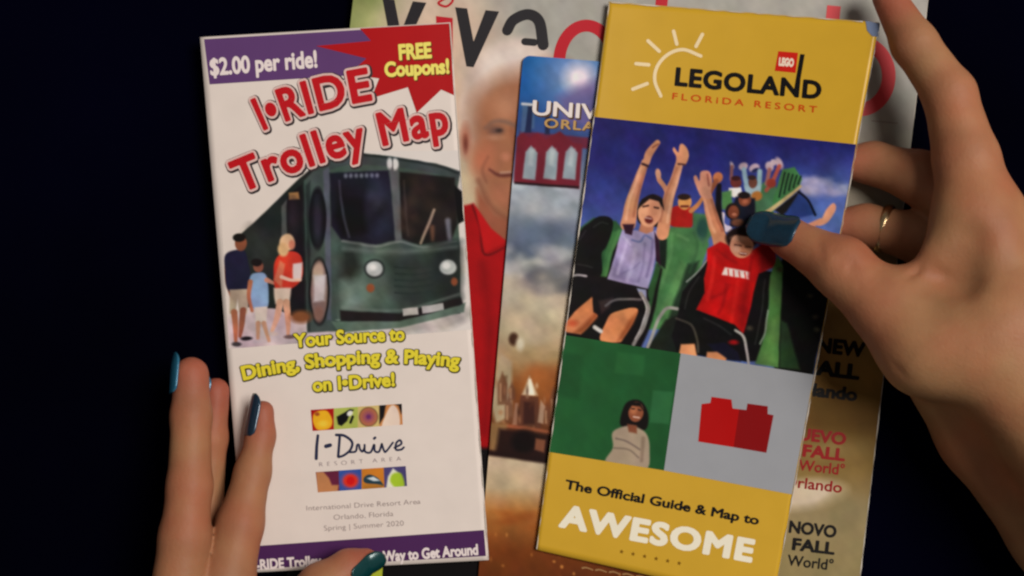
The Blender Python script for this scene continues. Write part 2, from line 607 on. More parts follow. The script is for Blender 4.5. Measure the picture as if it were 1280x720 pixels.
# ================================================================== MAGAZINE
MQ = [(446, -40), (1165, -40), (1072, 745), (355, 745)]
def z_mag(x, y):
    return 4.5 * MM + 0.25 * MM * fbm(x / 140.0, y / 140.0, 3, 2)
mag = Sheet(MQ, z_mag)
magazine = thing("magazine", "large glossy magazine with a white-haired man in a red shirt, underneath the leaflets", "magazine")
slab("page_block", mag, MAT_PAPER, magazine, -0.35 * MM, 3.4 * MM, 30, 40, inset=0.002)
slab("cover", mag, MAT_PAPER, magazine, 0.0, 0.28 * MM, 50, 60)
c = Canvas(340, -45, 1180, 750, (192, 186, 176), res=1.0)
c.vgrad([(-45, (172, 170, 163)), (120, (168, 167, 160)), (260, (160, 152, 136)), (390, (160, 130, 78)), (470, (146, 112, 56)), (530, (112, 82, 30)), (590, (140, 116, 66)), (640, (156, 140, 104)), (700, (150, 136, 96))])
c.ell(455, 10, 60, 60, (142, 152, 96), soft=50)
c.ell(470, 28, 26, 20, (176, 180, 128), soft=24)
c.ell(540, 60, 60, 90, (206, 192, 176), soft=50)
c.ell(1004, 618, 46, 17, (206, 192, 170), rot=-6, soft=14)
c.ell(1058, 640, 30, 20, (140, 128, 92), soft=18, alpha=.7)
c.ell(1040, 560, 40, 12, (160, 140, 92), soft=20, alpha=.6)
# man on the cover
c.ell(560, 90, 70, 110, (206, 186, 168), soft=60)
c.ell(590, 235, 40, 40, (196, 184, 158), soft=40)
c.ell(647, 132, 70, 82, (206, 190, 180), soft=9)
c.ell(632, 80, 44, 26, (222, 210, 202), rot=-16, soft=24)
c.ell(590, 128, 12, 46, (196, 178, 166), soft=16)
c.poly([(592, 142), (606, 112), (640, 92), (720, 96), (720, 262), (646, 290), (616, 268), (598, 226)], (166, 118, 90), soft=34, curve=True)
c.poly([(600, 150), (616, 120), (650, 112), (700, 120), (700, 260), (650, 280), (620, 262), (604, 222)], (168, 116, 86), soft=22, curve=True)
c.ell(632, 132, 18, 16, (184, 136, 106), soft=22)
c.ell(582, 176, 6, 18, (170, 112, 90), soft=8); c.ell(582, 180, 2.5, 9, (120, 64, 52), soft=4)
c.line([(606, 160), (618, 152), (634, 153), (648, 160)], [3, 5, 6, 4], (134, 104, 90), soft=5, alpha=.9)
c.ell(620, 163, 9, 5.5, (112, 84, 76), soft=7, alpha=.9); c.ell(624, 163, 4, 2.4, (66, 48, 46), soft=3)
c.ell(618, 172, 10, 3.5, (184, 138, 112), soft=5, alpha=.8)
c.ell(604, 200, 14, 18, (186, 120, 92), soft=18)
c.line([(640, 162), (645, 184), (641, 198)], [5, 7, 8], (150, 96, 72), soft=7, alpha=.8); c.ell(632, 196, 6, 5, (190, 132, 104), soft=6)
c.line([(612, 212), (624, 219), (640, 218), (654, 212)], [2, 4, 5, 4], (106, 54, 48), soft=4); c.line([(626, 216), (642, 215)], 2, (204, 180, 168), soft=3, alpha=.7)
c.line([(610, 196), (603, 212), (608, 228)], [2, 3, 2], (140, 90, 70), soft=5, alpha=.7)
c.ell(632, 244, 20, 12, (176, 120, 92), soft=12); c.line([(598, 226), (612, 256), (634, 276)], [4, 6, 6], (132, 82, 62), soft=8, alpha=.8)
c.poly([(596, 236), (620, 268), (660, 284), (660, 330), (596, 292)], (158, 98, 74), soft=8)
c.poly([(560, 262), (592, 254), (612, 284), (640, 312), (660, 320), (650, 640), (540, 640)], (168, 14, 20), soft=3)
c.line([(590, 256), (600, 284), (606, 318), (634, 308)], [2, 3, 3, 2], (110, 6, 12), soft=2.5)
c.poly([(594, 258), (614, 286), (634, 302), (606, 316)], (188, 22, 26), soft=2.5)
c.line([(604, 330), (612, 420), (606, 540)], 10, (132, 8, 14), soft=10, alpha=.5)
c.poly([(340, 560), (700, 560), (700, 760), (340, 760)], (14, 12, 14), soft=6)
c.grain = .35
photo("cover_picture", mag, c, MQ, magazine, 0.1 * MM, step=1.7)

DARK = ink((48, 46, 50)); RED2 = ink((188, 34, 50)); RED3 = ink((206, 74, 80))
lt = 0.2 * MM
vv = np.array([(569, 9), (584, 10.5), (592, 52), (607, 12.6), (624, 14.4), (592, 84), (583, 83)])
flat_poly("masthead_letter", mag, vv, DARK, magazine, lt)
flat_poly("masthead_letter", mag, vv + np.array([-91, -11]), DARK, magazine, lt)
strokes("masthead_letter", mag, [([(634, 38), (642, 25), (660, 18), (674, 27), (679, 56)], (13, 14)), ([(668, 53), (656, 52)], 9)], DARK, magazine, lt)
flat_poly("masthead_letter", mag, [(545, 20), (566, 22.5), (566, 84), (547, 82)], RED2, magazine, lt)
strokes("masthead_letter", mag, [([(546, -2), (558, -8), (566, 0), (558, 8), (548, 4), (556, -2)], (3, 3))], RED2, magazine, lt)
def ring(cx, cy, rx, ry):
    return [(cx + rx * math.cos(a), cy + ry * math.sin(a)) for a in np.linspace(0.75 * math.pi, 2.75 * math.pi, 25)]
strokes("masthead_letter", mag, [(ring(733, 78, 34, 46), 15)], RED2, magazine, lt)
strokes("masthead_letter", mag, [(ring(1074, 95, 37, 42), 17)], RED3, magazine, lt)
strokes("masthead_letter", mag, [(ring(1000, 88, 30, 42), 15)], RED3, magazine, lt)
flat_poly("masthead_letter", mag, [(1034, 6.5), (1051, 8), (1041, 110), (1024, 108)], RED3, magazine, lt)
strokes("masthead_letter", mag, [([(828, -6), (818, 90)], 15)], RED2, magazine, lt)
strokes("masthead_letter", mag, [([(1090, 151), (1122, 154)], 1.6)], ink((150, 140, 132)), magazine, lt)
K1 = ink((12, 9, 8)); K2 = ink((146, 14, 16))
tl = (0.99, 0.115)
def mtext(s, xr, y, cap, width, mat, bold):
    a = (xr - width * tl[0], y - width * tl[1])
    text_on("lettering", mag, s, [a, (xr, y)], cap, mat, magazine, lt, bold=bold)
mtext("NEW", 1081, 446, 17, 62, K1, .055); mtext("FALL", 1074, 474, 17, 68, K1, .055); mtext("Orlando", 1071, 501, 15, 88, K1, .045)
mtext("NUEVO", 1057, 556, 14, 78, K2, .045); mtext("FALL", 1056, 576, 14, 54, K2, .045); mtext("World\u00b0", 1055, 594, 13, 58, K2, .02); mtext("Orlando", 1052, 616, 13, 74, K2, .02)
mtext("NOVO", 1045, 672, 14, 60, K1, .045); mtext("FALL", 1043, 693, 14, 54, K1, .045); mtext("World\u00b0", 1041, 713, 13, 58, K1, .02)

# ================================================================== CASTLE AND SKY LEAFLET
UQ = [(654, 69), (985, 96), (930, 752), (596, 742)]
def z_uni(x, y):
    return 6.0 * MM + 0.3 * MM * fbm(x / 110.0, y / 110.0, 8, 2)
uni = Sheet(UQ, z_uni, 9.0)
b_uni = thing("brochure", "half hidden leaflet with blue sky, red arches, clouds and a brown stone tower", "brochure", "travel brochures")
slab("leaves", uni, MAT_PAPER, b_uni, -0.3 * MM, 0.7 * MM, 44, 80, inset=0.003)
slab("cover", uni, ink((18, 14, 16)), b_uni, 0.0, 0.22 * MM, 120, 160)
c = Canvas(585, 60, 1000, 760, (120, 130, 150), res=1.15)
c.vgrad([(60, (30, 104, 170)), (115, (34, 96, 160)), (170, (60, 84, 140)), (235, (150, 160, 172)), (300, (128, 138, 152)), (345, (170, 164, 156)), (410, (186, 172, 148)), (450, (176, 150, 110)), (480, (150, 92, 44)), (560, (90, 50, 30)), (574, (60, 36, 26)), (578, (196, 178, 152)), (612, (196, 172, 138)), (645, (176, 118, 56)), (690, (120, 62, 22)), (760, (92, 44, 18))])
c.ell(722, 96, 44, 40, (120, 150, 196), soft=40)
c.ell(724, 98, 17, 17, (226, 216, 222), soft=20)
c.poly([(698, 122), (722, 108), (748, 100), (748, 160), (700, 160)], (116, 100, 150), soft=16, alpha=.8)
for k, (x, y, rx, ry, col) in enumerate([(660, 262, 40, 20, (192, 196, 198)), (690, 336, 36, 10, (206, 204, 198)), (648, 312, 14, 12, (70, 84, 104)), (712, 262, 30, 22, (150, 158, 168)), (650, 290, 26, 20, (104, 118, 138)), (700, 300, 40, 18, (96, 110, 134)), (664, 326, 40, 14, (176, 178, 180)), (700, 346, 40, 16, (90, 92, 104)), (650, 362, 30, 16, (196, 184, 166)), (690, 382, 40, 16, (206, 194, 168)), (660, 408, 40, 18, (190, 176, 150)), (720, 240, 24, 12, (182, 190, 200)), (645, 240, 22, 10, (190, 196, 202))]):
    c.cloud(x, y, rx, ry, col, 20 + k, 16, .55)
# red arches
RA = (122, 34, 52)
c.poly([(650, 164), (736, 172), (735, 186), (648, 178)], (112, 40, 66), soft=3)
c.poly([(646, 172), (652, 166), (662, 172), (672, 166), (682, 174), (700, 164), (716, 178), (728, 180), (724, 236), (642, 228)], RA, soft=2.5)
for x in (656, 682, 706):
    c.poly([(x + 1, 190), (x + 8, 182), (x + 16, 191), (x + 13, 225), (x - 3, 223)], (150, 164, 172), soft=2.2)
    c.poly([(x + 6, 186), (x + 13, 186), (x + 10, 208), (x + 4, 206)], (184, 192, 196), soft=4, alpha=.7)
c.poly([(643, 227), (724, 233), (723, 236), (643, 230)], (36, 14, 22), soft=2)
c.poly([(653, 130), (668, 131), (668, 160), (651, 166)], (80, 110, 150), soft=3)
c.poly([(660, 132), (666, 132), (664, 166), (656, 166)], (30, 44, 84), soft=2)
c.poly([(682, 138), (688, 138), (687, 168), (681, 168)], (34, 40, 74), soft=3)
c.line([(653, 130), (668, 131)], 3, (214, 212, 214), soft=2)
# plain stone tower on a hill
c.noise(9, 10, 12, c.box(600, 440, 760, 575))
c.poly([(625, 440), (640, 452), (640, 520), (620, 530), (612, 500)], (178, 160, 132), soft=5)
c.poly([(628, 470), (634, 470), (632, 500), (626, 500)], (126, 96, 70), soft=4)
c.ell(642, 424, 6, 8, (74, 44, 30), soft=4)
c.ell(650, 430, 5, 8, (206, 196, 176), soft=5)
c.cloud(690, 480, 30, 22, (168, 100, 46), 50, 14, .6)
c.poly([(662, 470), (672, 494), (652, 494)], (196, 178, 152), soft=3)
c.poly([(661, 474), (664, 474), (668, 494), (660, 494)], (236, 224, 206), soft=2.5)
c.poly([(651, 494), (673, 496), (676, 536), (646, 534)], (104, 62, 44), soft=2.5)
c.poly([(655, 502), (668, 503), (668, 530), (654, 530)], (70, 36, 30), soft=3)
c.poly([(676, 500), (682, 508), (679, 530), (672, 528)], (176, 146, 122), soft=2.5)
c.poly([(644, 504), (648, 504), (646, 532), (640, 532)], (160, 120, 96), soft=2.5)
for x, y, w_, h_ in ((636, 508, 5, 20), (684, 514, 4, 18), (628, 480, 6, 26), (692, 500, 5, 30), (640, 486, 4, 14)):
    c.poly([(x - w_, y + h_), (x - w_, y), (x, y - h_ * .6), (x + w_, y), (x + w_, y + h_)], (120, 78, 54), soft=3, alpha=.8); c.line([(x - w_ * .4, y), (x - w_ * .4, y + h_ * .8)], 2, (196, 160, 126), soft=2.4, alpha=.8)
for k in range(26):
    rr_ = random.Random(300 + k); x, y = rr_.uniform(615, 695), rr_.uniform(478, 566)
    c.ell(x, y, rr_.uniform(1, 3), rr_.uniform(1.5, 5), rr_.choice([(60, 32, 24), (172, 128, 92), (210, 186, 156), (96, 54, 36)]), soft=3, alpha=.7)
c.line([(632, 532), (660, 536), (690, 541)], [4, 5, 4], (156, 92, 62), soft=3)
c.poly([(612, 528), (634, 530), (630, 566), (612, 562)], (150, 116, 76), soft=5)
c.poly([(624, 536), (700, 544), (700, 582), (618, 572)], (44, 22, 18), soft=6)
c.ell(655, 552, 16, 14, (20, 10, 10), soft=8)
c.poly([(670, 548), (682, 550), (680, 566), (668, 562)], (130, 84, 60), soft=3)
c.poly([(600, 566), (800, 590), (800, 640), (600, 640)], (198, 180, 154), soft=3)
c.vgrad([(572, (200, 184, 160)), (610, (196, 176, 144)), (640, (178, 122, 62)), (690, (124, 66, 24)), (760, (96, 46, 18))], c.box(585, 578, 700, 760))
c.cloud(640, 650, 40, 10, (150, 80, 30), 61, 10, .4)
c.poly([(588, 566), (700, 582), (700, 574), (588, 560)], (40, 20, 18), soft=4)
r = random.Random(4)
for _ in range(24):
    c.ell(r.uniform(600, 930), r.uniform(664, 735), r.uniform(.8, 2.2), r.uniform(.8, 2.2), (224, 160, 84), soft=2.5, alpha=r.uniform(.3, .9))
c.grain = .6
photo("cover_picture", uni, c, uni.q, b_uni, 0.09 * MM, step=1.1)
GW = ink((226, 218, 214)); GD = ink((92, 66, 44)); GO = ink((190, 158, 104))
tt = text_on("lettering", uni, "UNIVERSAL", [(665, 143), (846, 156)], 17.5, GW, b_uni, 0.24 * MM, bold=.02)
text_on("shadow", uni, "UNIVERSAL", [(665, 143), (846, 156)], 17.5, GD, tt, 0.17 * MM, bold=.02, grow=.02, shift=(1.6, 1.8))
tt = text_on("lettering", uni, "ORLANDO", [(680, 159), (800, 168)], 11, GO, b_uni, 0.24 * MM, bold=.02, spacing=1.15)
text_on("shadow", uni, "ORLANDO", [(680, 159), (800, 168)], 11, GD, tt, 0.17 * MM, bold=.02, spacing=1.15, shift=(1.2, 1.2))
strokes("small_print", uni, [([(728 + k * 17, 710 + k * 2.6), (733 + k * 17, 709.6 + k * 2.6), (741 + k * 17, 712.4 + k * 2.6)], (2.4, 1.6)) for k in range(7)], ink((158, 122, 80)), b_uni, 0.2 * MM)
bpy.data.objects["small_print"]["kind"] = "stuff"

# ================================================================== TROLLEY MAP LEAFLET
TQ = [(250, 46.5), (563, 28), (611, 700), (307, 716)]
def z_tro(x, y):
    return 8.6 * MM + 0.35 * MM * fbm(x / 120.0, y / 150.0, 11, 2) + 1.2 * MM * np.clip((x - 560) / -300.0, 0, 1.3)
tro = Sheet(TQ, z_tro)
b_tro = thing("brochure", "white folded trolley map leaflet with purple bands and red title, under the left hand", "brochure", "travel brochures")
slab("inner_leaves", tro, MAT_PAPER, b_tro, -0.5 * MM, 0.9 * MM, 40, 80, inset=0.004, shift=(1.2, 0.6))
slab("cover", tro, print_mat("cover_white", (221, 212, 205), rough=.5), b_tro, 0.0, 0.3 * MM, 40, 80)
flat_poly("inner_leaf_corner", Sheet(TQ, lambda x, y: z_tro(x, y) - 1.0 * MM), [(446, 700), (479, 698), (477, 732), (440, 735)], ink((176, 186, 60)), b_tro, 0.0)
q1, q2, q3, q4 = 1.0 * L1, 2.0 * L1, 3.0 * L1, 4.0 * L1
PUR = ink((104, 70, 122)); PUR2 = ink((84, 44, 96)); REDS = ink((178, 20, 26))
flat_poly("colour_band", tro, [(255, 49), (470, 36), (472, 92), (262, 105.5)], PUR, b_tro, q1)
flat_poly("starburst", tro, [(450, 35.6), (463.7, 51), (395, 57.5), (458, 73), (436, 93), (474, 98), (464, 123), (510, 109), (521, 141), (551.6, 112), (567.5, 119), (562, 29.2)], REDS, b_tro, q2)
WH = ink((226, 216, 214))
text_on("lettering", tro, "$2.00 per ride!", [(263, 94), (397, 83.5)], 20, WH, b_tro, q2, bold=.035)
YE = ink((240, 222, 120)); YD = ink((120, 60, 20))
for s, a, b, cp in (("FREE", (499, 74.5), (540, 71.5), 18), ("Coupons!", (481, 95.5), (562, 91), 17)):
    t_ = text_on("lettering", tro, s, [a, b], cp, YE, b_tro, q4, bold=.045)
    text_on("shadow", tro, s, [a, b], cp, YD, t_, q3, bold=.045, grow=.015, shift=(1.2, 1.3))
TR = ink((190, 22, 34)); TO = ink((216, 190, 184)); TS = ink((66, 58, 60))
for s, bs, cp in (("I\u2022RIDE", [(329, 162), (382, 138), (466, 124)], 39), ("Trolley Map", [(300, 241), (435, 183), (562, 166)], 39)):
    t_ = text_on("title_lettering", tro, s, bs, cp, TR, b_tro, q4 + L1, bold=.035, spacing=1.1)
    text_on("outline", tro, s, bs, cp, TO, t_, q4, bold=.035, spacing=1.1, grow=.048)
    text_on("shadow", tro, s, bs, cp, TS, t_, q3, bold=.035, spacing=1.1, grow=.078, shift=(1.2, 1.0))

# --- picture of the trolley bus and the people boarding it
c = Canvas(252, 185, 592, 440, (221, 212, 205), res=1.35)
WHT = (221, 212, 205)
c.poly([(283, 400), (330, 380), (420, 380), (420, 430), (300, 440), (284, 432)], (196, 180, 186), soft=14)
c.poly([(500, 408), (590, 384), (592, 396), (560, 412), (450, 424)], (180, 168, 164), soft=10, alpha=.8)
# coach side
c.poly([(297, 296), (330, 266), (374, 223), (402, 200), (420, 200), (420, 400), (372, 398), (345, 386), (310, 384)], (34, 40, 40), soft=2)
c.cloud(330, 310, 22, 26, (58, 62, 58), 71, 14, .6)
c.poly([(352, 258), (358, 250), (359, 388), (352, 388)], (88, 92, 92), soft=2)
c.poly([(359, 246), (378, 230), (381, 398), (360, 392)], (26, 22, 28), soft=2)
c.poly([(361, 241), (373, 240), (374, 249), (361, 250)], (176, 132, 86), soft=2.5)
c.ell(366, 272, 6, 20, (44, 36, 46), soft=8)
# front corner pillar
c.poly([(380, 226), (404, 200), (418, 200), (416, 300), (424, 414), (384, 416)], (66, 90, 84), soft=2)
c.poly([(382, 232), (388, 226), (388, 414), (385, 414)], (40, 54, 54), soft=3)
c.poly([(404, 214), (414, 206), (414, 400), (408, 400)], (88, 96, 118), soft=3)
c.ell(397, 273, 11, 39, (18, 18, 30), soft=2)
c.ell(397, 276, 5, 28, (46, 40, 66), soft=5)
c.ell(399, 364, 13, 42, (24, 22, 24), soft=2)
c.ell(399, 364, 10.5, 38, (150, 112, 104), soft=2)
c.ell(398, 340, 7, 12, (206, 168, 140), soft=4)
c.poly([(392, 344), (407, 344), (406, 376), (392, 378)], (206, 190, 194), soft=4)
c.ell(398, 392, 6, 9, (170, 110, 90), soft=4)
# front
c.poly([(412, 204), (440, 191), (490, 196), (540, 204), (575, 215), (572, 236), (574, 300), (576, 384), (500, 405), (424, 412), (414, 330)], (70, 96, 86), soft=2)
c.poly([(410, 200), (440, 190), (490, 195.5), (545, 204), (576, 214), (572, 226), (540, 216), (490, 208), (440, 205), (412, 212)], (66, 80, 84), soft=2)
c.line([(420, 198), (442, 193), (490, 198), (544, 207), (572, 216)], 3, (40, 52, 54), soft=2)
c.poly([(412, 216), (486, 213), (496, 300), (470, 306), (427, 300), (414, 282)], (24, 24, 50), soft=3)
c.poly([(424, 244), (452, 250), (460, 290), (428, 294), (418, 270)], (12, 10, 18), soft=9)
c.ell(474, 262, 14, 30, (44, 46, 86), soft=18)
for k in range(7):
    c.ell(432 + k * 6.6, 219.5, 2.4, 2.8, (128, 132, 160), soft=3, alpha=.85)
c.poly([(499, 215), (568, 222), (572, 280), (564, 300), (524, 306), (501, 298)], (30, 22, 24), soft=3)
c.cloud(525, 240, 22, 18, (74, 46, 36), 81, 12, .6)
c.cloud(548, 262, 20, 26, (52, 36, 32), 82, 12, .5)
c.line([(543, 262), (534, 284), (526, 304)], [3, 4, 3], (186, 150, 124), soft=2.5)
c.line([(540, 284), (541, 300)], [6, 4], (120, 72, 46), soft=4)
c.line([(560, 276), (562, 300)], [7, 5], (108, 106, 124), soft=4)
c.poly([(487, 206), (498, 206), (502, 300), (494, 302)], (96, 100, 106), soft=3)
c.ell(487, 204, 3.6, 7, (196, 196, 196), soft=2.5); c.ell(494, 205, 4.2, 7.5, (214, 212, 210), soft=2.5); c.line([(490.5, 198), (491, 212)], 1.4, (90, 92, 92), soft=1.4)
c.poly([(568, 232), (578, 240), (580, 276), (573, 280), (570, 262)], (12, 12, 14), soft=2)
c.line([(428, 301), (470, 308), (500, 302), (530, 309), (570, 302)], [3, 3, 2, 3, 2], (140, 150, 146), soft=3, alpha=.8)
c.poly([(424, 312), (500, 312), (508, 384), (430, 388)], (86, 116, 100), soft=14, alpha=.8)
c.poly([(540, 306), (576, 302), (576, 372), (556, 376)], (30, 44, 42), soft=14, alpha=.8)
c.cloud(520, 352, 30, 16, (104, 132, 118), 90, 14, .4)
c.mix(np.clip((c.X - 478) / 90, 0, 1) * np.clip((c.Y - 296) / 20, 0, 1) * ((c.X < 575) & (c.Y < 392)) * .55, (22, 34, 32))
c.poly([(426, 312), (446, 308), (452, 334), (440, 352), (426, 344)], (30, 36, 34), soft=14, alpha=.8)
c.poly([(428, 352), (452, 350), (470, 372), (454, 386), (430, 384)], (128, 156, 140), soft=14, alpha=.7)
c.line([(430, 311), (500, 315), (570, 309)], [5, 6, 4], (120, 140, 132), soft=6, alpha=.6)
c.poly([(480, 322), (574, 318), (574, 372), (500, 384), (486, 360)], (34, 46, 44), soft=20, alpha=.6)
c.line([(428, 384), (500, 388), (574, 368)], 3, (120, 140, 130), soft=4, alpha=.6)
c.cloud(450, 262, 24, 24, (14, 12, 20), 91, 12, .6); c.cloud(470, 240, 12, 20, (60, 62, 104), 92, 8, .4); c.cloud(512, 276, 12, 16, (96, 62, 44), 93, 8, .5); c.cloud(556, 240, 12, 14, (18, 12, 14), 94, 10, .6)
c.line([(424, 226), (428, 262), (436, 296)], [2, 3, 3], (96, 96, 130), soft=3, alpha=.6); c.line([(505, 226), (507, 262), (510, 294)], [2, 3, 2], (90, 70, 66), soft=3, alpha=.6)
for k in range(3):
    c.line([(420 + k * 2, 400 + k * 3), (500, 400 + k * 3), (576, 380 + k * 3)], 1.2, (60, 84, 72) if k % 2 else (146, 172, 152), soft=1.6, alpha=.7)
for x, y in ((468, 336), (560, 334)):                    # plain head lamps
    c.ell(x, y, 13, 12, (40, 50, 48), soft=3); c.ell(x, y, 10.5, 9.5, (176, 182, 180), soft=2.5); c.ell(x - 2, y - 2, 5, 4.5, (222, 222, 220), soft=4)
c.ell(463, 360, 5, 5.5, (186, 84, 30), soft=2.5); c.ell(568, 352, 4, 5, (166, 72, 28), soft=2.5)
for k in range(5):
    c.line([(494, 334 + k * 8), (518, 335 + k * 8), (540, 332 + k * 8)], 2.2, (40, 58, 54), soft=2)
c.poly([(425, 388), (500, 392), (576, 372), (580, 382), (500, 402), (426, 402)], (36, 28, 30), soft=2.5)
c.poly([(503, 386), (522, 384), (523, 393), (504, 395.5)], (190, 186, 182), soft=1.6)
c.poly([(527, 383), (554, 379), (555, 388), (528, 392)], (176, 172, 170), soft=1.6)
c.poly([(414, 402), (500, 402), (574, 382), (582, 378), (580, 390), (500, 410), (424, 416)], (96, 126, 108), soft=2.5)
lum = c.a.mean(-1, keepdims=True)
c.a += (lum - c.a) * (0.38 * np.clip((c.X - 378) / 6, 0, 1) * (c.Y < 418))[..., None]
# people
SK = (176, 112, 84)
c.line([(286, 324), (284, 346), (290, 370)], [9, 8, 6], SK)
c.poly([(282, 318), (298, 312), (308, 318), (313, 362), (286, 364), (281, 338)], (34, 34, 62), soft=2, curve=True)
c.ell(301, 304, 7.5, 9.5, (136, 82, 60)); c.ell(299, 297, 8, 5.5, (24, 20, 20))
c.poly([(287, 362), (311, 361), (309, 392), (299, 390), (297, 374), (294, 393), (287, 392)], (186, 170, 150), soft=2)
c.line([(293, 390), (294, 408), (295, 426)], [8, 7, 4], SK); c.line([(304, 388), (302, 406), (300, 420)], [8, 7, 4], (150, 92, 70))
c.ell(296, 430, 6, 3, (70, 62, 66)); c.ell(308, 423, 7, 2.6, (30, 28, 32))
c.ell(323, 333, 6.5, 7.5, (150, 96, 76)); c.ell(321, 328, 7, 5, (32, 24, 24))
c.poly([(312, 348), (322, 341), (333, 346), (335, 382), (315, 384)], (138, 162, 194), soft=2, curve=True)
c.line([(313, 352), (311, 372), (315, 388)], [6, 5, 4], SK); c.line([(333, 350), (342, 354)], [6, 4], (190, 140, 120))
c.poly([(318, 384), (334, 383), (333, 404), (320, 405)], (210, 198, 190), soft=2)
c.line([(323, 404), (322, 424)], [6, 4], (196, 150, 128)); c.line([(330, 404), (336, 426)], [6, 4], (196, 150, 128))
c.ell(322, 427, 7, 2.6, (190, 178, 184)); c.ell(338, 431, 8, 2.8, (206, 190, 192))
c.poly([(346, 322), (362, 314), (376, 320), (378, 346), (366, 360), (346, 364), (342, 344)], (200, 62, 44), soft=2, curve=True)
c.poly([(342, 350), (350, 326), (356, 330), (352, 360)], (206, 120, 92), soft=3)
c.ell(359, 303, 9.5, 10.5, (214, 184, 150), soft=2.5); c.ell(354, 312, 7, 9, (206, 172, 132), soft=3); c.ell(365, 306, 4, 6, (196, 134, 108), soft=2.5)
c.poly([(366, 330), (378, 328), (377, 350), (366, 350)], (212, 196, 196), soft=2.5)
c.line([(352, 346), (364, 350), (375, 350)], [5, 4, 4], (222, 190, 172))
c.poly([(342, 360), (364, 360), (362, 378), (344, 380)], (216, 196, 182), soft=2.5)
c.line([(350, 378), (346, 398), (340, 414)], [9, 7, 4], (216, 172, 148)); c.line([(358, 378), (360, 400), (360, 418)], [9, 7, 4], (206, 158, 134))
c.ell(342, 417, 6, 2.6, (200, 180, 176)); c.ell(362, 421, 7, 2.6, (120, 96, 96))
c.ell(376, 396, 13, 8, (130, 80, 52), soft=6)
c.paper = WHT
photo("printed_photo", tro, c, [(272, 190), (574.5, 188), (590, 412), (286, 436)], b_tro, q1, step=0.8)
YL = ink((222, 210, 64)); YS = ink((84, 78, 30))
for s, bs, cp in (("Your Source to", [(368, 434), (440, 427), (506, 425)], 16), ("Dining, Shopping & Playing", [(304, 475), (440, 443), (574, 459)], 16.5), ("on I\u2022Drive!", [(391, 489), (494, 482)], 16)):
    t_ = text_on("lettering", tro, s, bs, cp, YL, b_tro, q4, bold=.04)
    text_on("outline", tro, s, bs, cp, YS, t_, q3, bold=.04, grow=.06, shift=(.5, .5))
# --- I-Drive emblem
NV = ink((48, 54, 84))
def zz(x, y):
    return (380 + x / 5.757, 495 + y / 5.757)
def zp(*p):
    return [zz(*a) for a in p]
strokes("script_lettering", tro, [(zp((100, 285), (92, 360), (88, 450)), (3.6, 4.2)), (zp((158, 362), (188, 354)), 5),
    (zp((258, 280), (252, 360), (246, 436)), (3.4, 3.4)), (zp((232, 280), (290, 286), (345, 330), (335, 385), (290, 425), (250, 440)), (3.6, 3)),
    (zp((330, 405), (372, 398), (382, 355), (396, 352), (402, 380), (420, 400), (436, 372)), 2.8), (zp((436, 352), (440, 400), (480, 404), (505, 350), (510, 395), (540, 400), (560, 345)), 2.8),
    (zp((505, 306), (512, 300)), 3.4), (zp((560, 345), (575, 390), (590, 400), (640, 335)), (2.8, 2.6)), (zp((652, 372), (700, 345), (690, 318), (664, 340), (662, 385), (700, 385), (718, 370)), 2.8)], NV, b_tro, q1)
text_on("lettering", tro, "RESORT AREA", [(399, 583.5), (502, 576)], 5.5, ink((164, 152, 152)), b_tro, q1, bold=.0, spacing=1.8)
